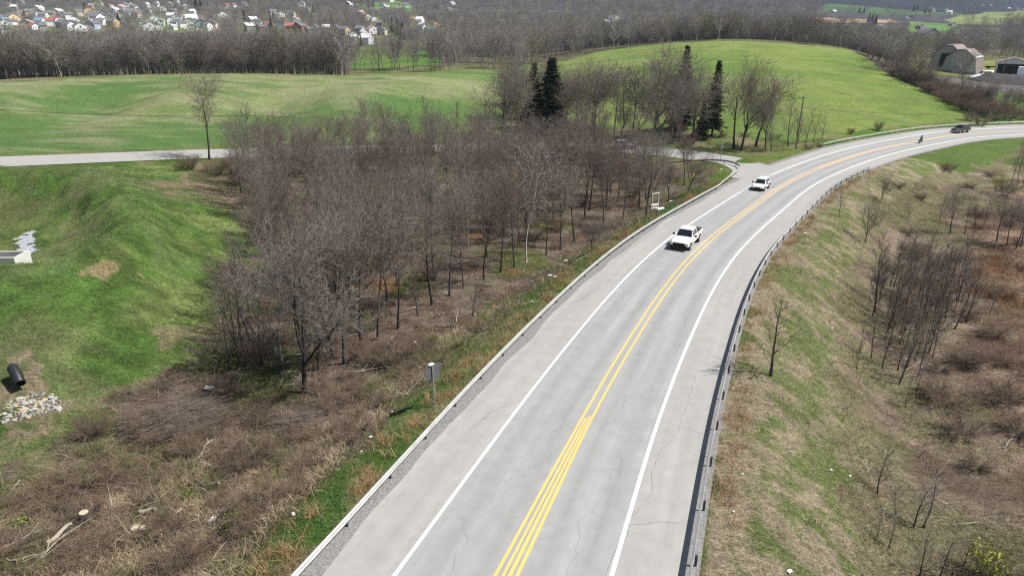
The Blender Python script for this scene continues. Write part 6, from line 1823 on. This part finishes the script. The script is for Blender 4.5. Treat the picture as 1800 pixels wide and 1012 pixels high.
def vehicle(name, label, cat, loc, head, L, W, paint, stations, cab, wheels, wr, bed=None, sill=.35, grille=None, nwin=2, rack=False, chrome=False):
    """head: heading angle of +Y axis"""
    root = thing(name, label, cat, loc, head)
    hw = W / 2
    rings = [ring(hw * s[2], s[3] if len(s) > 3 else sill, s[1], s[0]) for s in stations]
    body = MB().loft(rings).build("body", paint, root, smooth=False)
    for p in body.data.polygons: p.use_smooth = False
    # cab
    yb0, yb1, yt0, yt1, zb, zt, wb, wt = cab
    b = [(-wb, yb0, zb), (wb, yb0, zb), (wb, yb1, zb), (-wb, yb1, zb)]; t = [(-wt, yt0, zt), (wt, yt0, zt), (wt, yt1, zt), (-wt, yt1, zt)]
    ym = (yt0 + yt1) / 2
    mb = MB(); V = b + t + [(-wt * .8, yt0 + .08, zt + .04), (wt * .8, yt0 + .08, zt + .04), (wt * .8, yt1 - .1, zt + .04), (-wt * .8, yt1 - .1, zt + .04)]
    mb.add(V, [(0, 3, 2, 1), (0, 1, 5, 4), (1, 2, 6, 5), (2, 3, 7, 6), (3, 0, 4, 7), (4, 5, 9, 8), (5, 6, 10, 9), (6, 7, 11, 10), (7, 4, 8, 11), (8, 9, 10, 11)])
    mb.build("cab", paint, root, bevel=.03)
    m = MB(); panel_on(m, [b[2], b[3], t[3], t[2]], .05, .95, .06, .90); m.build("windshield", M['glass'], root)
    m = MB(); panel_on(m, [b[0], b[1], t[1], t[0]], .10, .90, .25, .88); m.build("rear_window", M['glass'], root)
    for sd, cc in ((1, [b[1], b[2], t[2], t[1]]), (-1, [b[3], b[0], t[0], t[3]])):
        for k in range(nwin):
            a0 = .05 + k * .9 / nwin; a1 = a0 + .9 / nwin - .05
            m = MB(); panel_on(m, cc, a0, a1, .14, .86); m.build("side_window", M['glass'], root)
    # wheels with arches
    for y in wheels:
        for sd in (-1, 1):
            x = sd * (hw - .10)
            MB().tube([(sd * (hw - .30), y, wr + .04), (sd * (hw + .006), y, wr + .04)], wr + .075, 18).build("wheel_arch", M['black_trim'], root)
            w = MB().tube([(x - .12, y, wr), (x - .10, y, wr), (x + .10, y, wr), (x + .125, y, wr)], [wr * .9, wr, wr, wr * .9], 20).build("wheel", M['tyre'], root)
            MB().tube([(x + sd * .10, y, wr), (x + sd * .145, y, wr)], wr * .62, 14).build("rim", M['rim'], w)
    yf = stations[-1][0]; zf = stations[-1][1]
    gz0, gz1, gw = grille
    MB().box((0, yf + .01, (gz0 + gz1) / 2), (gw * 2, .07, gz1 - gz0)).build("grille", M['black_trim'], root, bevel=.01)
    for k in range(3): pass
    for sd in (-1, 1):
        MB().box((sd * (hw * .80), yf - .02, gz1 - .10), (hw * .34, .14, .20)).build("headlight", M['lamp_glass'], root, bevel=.02)
        MB().box((sd * (hw * .93), stations[0][0] - .01, zf * .85), (.14, .08, .38)).build("tail_light", M['tail_lamp'], root)
        ym_ = yb1 - .35
        mm = MB().box((sd * (hw + .16), ym_, zb + .12), (.26, .12, .22)); mm.build("mirror", M['black_trim'], root, bevel=.02)
    MB().box((0, yf + .06, sill + .12), (W * .96, .16, .24)).build("front_bumper", M['rim'] if chrome else M['black_trim'], root, bevel=.03)
    MB().box((0, stations[0][0] - .05, sill + .15), (W * .92, .14, .2)).build("rear_bumper", M['rim'] if chrome else M['black_trim'], root, bevel=.03)
    if bed:
        y0, y1, zt_ = bed
        for sd in (-1, 1): MB().box((sd * (hw - .07), (y0 + y1) / 2, (zt_ + .85) / 2), (.14, y1 - y0, zt_ - .85)).build("bed_side", paint, root, bevel=.02)
        MB().box((0, y0 + .05, (zt_ + .85) / 2), (W - .28, .09, zt_ - .85 - .01)).build("tailgate", paint, root, bevel=.02)
        MB().box((0, (y0 + y1) / 2 + .04, .905), (W - .30, y1 - y0 - .16, .04)).build("bed_floor", M['black_trim'], root)
        for sd in (-1, 1): MB().box((sd * (hw - .07), (y0 + y1) / 2, zt_ + .012), (.10, y1 - y0 - .1, .025)).build("bed_rail", M['black_trim'], root)
        MB().box((0, y0 + .05, zt_ + .01), (W - .34, .06, .02)).build("bed_rail", M['black_trim'], root)
    return root

PICK = dict(L=5.9, W=2.03, wheels=(-1.85, 1.85), wr=.41, sill=.45, nwin=2,
            stations=[(-2.95,.86,.93,.55),(-2.85,.88,.98,.5),(-1.05,.88,.99),(-.95,1.22,.99),(.95,1.24,.99),(1.2,1.22,.985),(2.3,1.16,.97),(2.75,1.09,.93),(2.88,.98,.88,.55)],
            cab=(-1.05,1.15,-.85,.42,1.20,1.90,.93,.74), bed=(-2.93,-1.05,1.30), grille=(.55,1.0,.62))
SUVP = dict(L=4.5, W=1.87, wheels=(-1.33, 1.38), wr=.35, sill=.30, nwin=3,
            stations=[(-2.22,.92,.82,.45),(-2.12,1.02,.93,.36),(-1.6,1.04,.98),(.7,1.02,.99),(1.0,1.0,.99),(1.7,.93,.96),(2.08,.82,.88),(2.24,.66,.76,.36)],
            cab=(-2.08,1.12,-1.55,.25,1.0,1.63,.86,.64), grille=(.42,.70,.42))
def on_road(u, v, dfix=None):
    P = on_plane(u, v); d, s = sd_poly([P[0]], [P[1]], RP, RN, RS)
    d = d[0] if dfix is None else dfix
    p = road_pt(np.array([s[0]]), np.array([d]), 0.0)[0]; t = road_dir(s[0])
    return p, math.atan2(-t[0], t[1]), s[0], d
p, h, s_, d_ = on_road(1210, 431, 1.75)
print('pickup s,d', s_, d_)
vehicle("pickup_truck", "white pickup truck with a black grille coming down the left lane", "pickup truck", tuple(p), h + math.pi, paint=M['paint_white'], **PICK)
p, h, s_, d_ = on_road(1331, 332, 2.1); print('suv', s_, d_)
vehicle("suv", "white suv with dark windshield following near the junction", "car", tuple(p), h + math.pi, paint=M['paint_white'], **SUVP)
p, h, s_, d_ = on_road(1686, 234, 1.9); print('dark', s_, d_)
pk = dict(PICK); pk['chrome'] = True
vehicle("pickup_truck", "dark pickup truck with chrome bumpers rounding the far bend", "pickup truck", tuple(p), h + math.pi + .02, paint=M['paint_dark'], **pk)
P_ = on_plane(1101, 259); d2_, s2_ = sd_poly([P_[0]], [P_[1]], SP, SN, SS_)
sp1 = side_pt(np.array([s2_[0]]), np.array([1.0]), .04)[0]; tt_ = STn[int(s2_[0])]
vehicle("suv", "silver and dark vehicle half hidden behind trees on the side road", "car", tuple(sp1), math.atan2(-tt_[0], tt_[1]), paint=M['paint_silver'], **SUVP)

# motorcycle and rider
p, h, s_, d_ = on_road(1631, 251.5, -1.5); print('moto', s_, d_)
moto = thing("motorcycle", "black motorcycle with a rider in the far lane of the bend", "motorcycle", tuple(p), h)
for y in (-.72, .75):
    w = MB()
    V = []; F = []; n = 24; m = 8
    for i in range(n):
        a = 2 * math.pi * i / n
        for j in range(m):
            b = 2 * math.pi * j / m; r_ = .27 + .065 * math.cos(b); V.append((.065 * math.sin(b), y + r_ * math.cos(a), .33 + r_ * math.sin(a)))
    for i in range(n):
        for j in range(m): F.append((i*m+j, ((i+1) % n)*m+j, ((i+1) % n)*m+(j+1) % m, i*m+(j+1) % m))
    w.add(V, F); ww = w.build("wheel", M['tyre'], moto, smooth=True)
    MB().tube([(-.05, y, .33), (.05, y, .33)], .15, 12).build("rim", M['rim'], ww)
MB().tube([(0, -.5, .55), (0, -.1, .50), (0, .35, .55)], [.13, .2, .15], 10).build("engine", M['rim'], moto)
MB().loft([[(a * w_, y, z_ + b * h_) for a, b in ((-1, -.6), (-.8, .6), (0, 1), (.8, .6), (1, -.6), (0, -1))] for y, w_, h_, z_ in ((-.95, .08, .05, .82), (-.5, .15, .07, .74), (-.1, .14, .08, .78), (.1, .16, .14, .86), (.42, .12, .12, .90), (.55, .05, .05, .90))]).build("tank_and_seat", M['paint_dark'], moto, smooth=True)
MB().tube([(-.40, .28, 1.10), (-.2, .46, 1.06), (.2, .46, 1.06), (.40, .28, 1.10)], .02, 6).build("handlebar", M['rim'], moto)
for sx_ in (-.09, .09): MB().tube([(sx_, .75, .33), (sx_, .50, 1.02)], .028, 6).build("fork", M['rim'], moto)
MB().tube([(0, .60, .95), (0, .72, .95)], [.09, .11], 12).build("headlight", M['lamp_glass'], moto)
MB().tube([(.17, .2, .33), (.18, -.9, .36)], [.035, .05], 8).build("exhaust", M['rim'], moto)

for sx_ in (-.27, .27): MB().box((sx_, -.62, .62), (.18, .5, .34)).build("saddlebag", M['paint_dark'], moto, bevel=.04)
MB().box((0, -.98, .78), (.22, .3, .06)).build("rear_fender", M['paint_dark'], moto, bevel=.02)
def skin_figure(name, J, E_, mat, root_i=0, parent=None, lvl=2):
    me = bpy.data.meshes.new(name); me.from_pydata([j[:3] for j in J], E_, []); me.materials.append(mat)
    o = link(name, me, parent)
    o.modifiers.new("skin", 'SKIN').use_smooth_shade = True
    sv = me.skin_vertices
    if not sv:
        bpy.context.view_layer.objects.active = o; o.select_set(True)
        bpy.ops.object.mode_set(mode='OBJECT')
    sv = me.skin_vertices[0].data
    for i, j in enumerate(J):
        r_ = j[3]; sv[i].radius = (r_, j[4] if len(j) > 4 else r_); sv[i].use_root = (i == root_i)
    md = o.modifiers.new("sub", 'SUBSURF'); md.levels = lvl; md.render_levels = lvl
    return o
M['skin'] = simple_mat("skin_tone", (0.45, 0.28, 0.20), .6, 0, .05, 5)
M['leather'] = simple_mat("black_riding_clothes", (0.018, 0.018, 0.02), .6, 0, .2, 5)
M['helmet'] = simple_mat("black_helmet_shell", (0.015, 0.015, 0.018), .2, 0, .05, 5, .6)
J = [(0, -.28, .92, .15, .12), (0, -.20, 1.10, .14, .11), (0, -.08, 1.32, .17, .12), (0, .0, 1.46, .10, .09), (0, .04, 1.54, .055), (0, .08, 1.66, .09, .10), (0, .09, 1.74, .075)]
E_ = [(0,1),(1,2),(2,3),(3,4),(4,5),(5,6)]
for sx_ in (-1, 1):
    b = len(J)
    J += [(sx_*.19, -.02, 1.42, .062), (sx_*.33, .06, 1.20, .047), (sx_*.37, .24, 1.13, .034), (sx_*.375, .29, 1.125, .032, .022)]
    E_ += [(3, b), (b, b+1), (b+1, b+2), (b+2, b+3)]
    for k in range(4):
        f0 = len(J); off = (k - 1.5) * .021; ln = (.030, .034, .031, .024)[k]
        J += [(sx_*(.375 + off), .33, 1.135, .0095), (sx_*(.375 + off), .345 + ln * .3, 1.115, .009), (sx_*(.375 + off), .33, 1.09, .008)]
        E_ += [(b+3, f0), (f0, f0+1), (f0+1, f0+2)]
    f0 = len(J); J += [(sx_*.34, .30, 1.105, .011), (sx_*.335, .325, 1.09, .009)]; E_ += [(b+3, f0), (f0, f0+1)]
    l = len(J)
    J += [(sx_*.13, -.22, .90, .095), (sx_*.21, .16, .80, .068), (sx_*.19, -.04, .44, .048), (sx_*.19, .0, .36, .042), (sx_*.19, .14, .33, .036)]
    E_ += [(0, l), (l, l+1), (l+1, l+2), (l+2, l+3), (l+3, l+4)]
rider = skin_figure("person", J, E_, M['leather'])
rider.location = tuple(p); rider.rotation_euler = (0, 0, h)
tag(rider, "person in black riding gear and helmet astride the motorcycle", "person")
mb = MB(); V = []; F = []; n = 14
for i in range(9):
    a = math.pi * i / 8
    for k in range(n):
        b = 2 * math.pi * k / n; V.append((.135 * math.sin(a) * math.cos(b), .085 + .16 * math.sin(a) * math.sin(b), 1.70 + .15 * math.cos(a)))
for i in range(8):
    for k in range(n): F.append((i*n+k, i*n+(k+1) % n, (i+1)*n+(k+1) % n, (i+1)*n+k))
mb.add(V, F); mb.build("helmet", M['helmet'], rider, smooth=True)
MB().loft([[(.10 * math.cos(t_), .085 + .145 * math.sin(t_) + .02, z_) for t_ in np.linspace(.5, 2.64, 7)] + [(.07 * math.cos(t_), .085 + .10 * math.sin(t_), z_) for t_ in np.linspace(2.64, .5, 7)] for z_ in (1.66, 1.74)]).build("visor", M['glass'], rider)

# ------------------------------------------------------------------ air
hz, nt, b_ = new_mat("haze_air")
for n_ in list(nt.nodes):
    if n_.type == 'BSDF_PRINCIPLED': nt.nodes.remove(n_)
pv = nt.nodes.new("ShaderNodeVolumePrincipled"); pv.inputs["Color"].default_value = (0.72, 0.82, 1.0, 1); pv.inputs["Density"].default_value = HAZE
outn = [n_ for n_ in nt.nodes if n_.type == 'OUTPUT_MATERIAL'][0]
nt.links.new(pv.outputs[0], outn.inputs["Volume"])
if HAZE > 0:
    o = MB().box((0, 3200, 360), (15000, 7000, 900)).build("haze", hz); tag(o, kind="stuff")
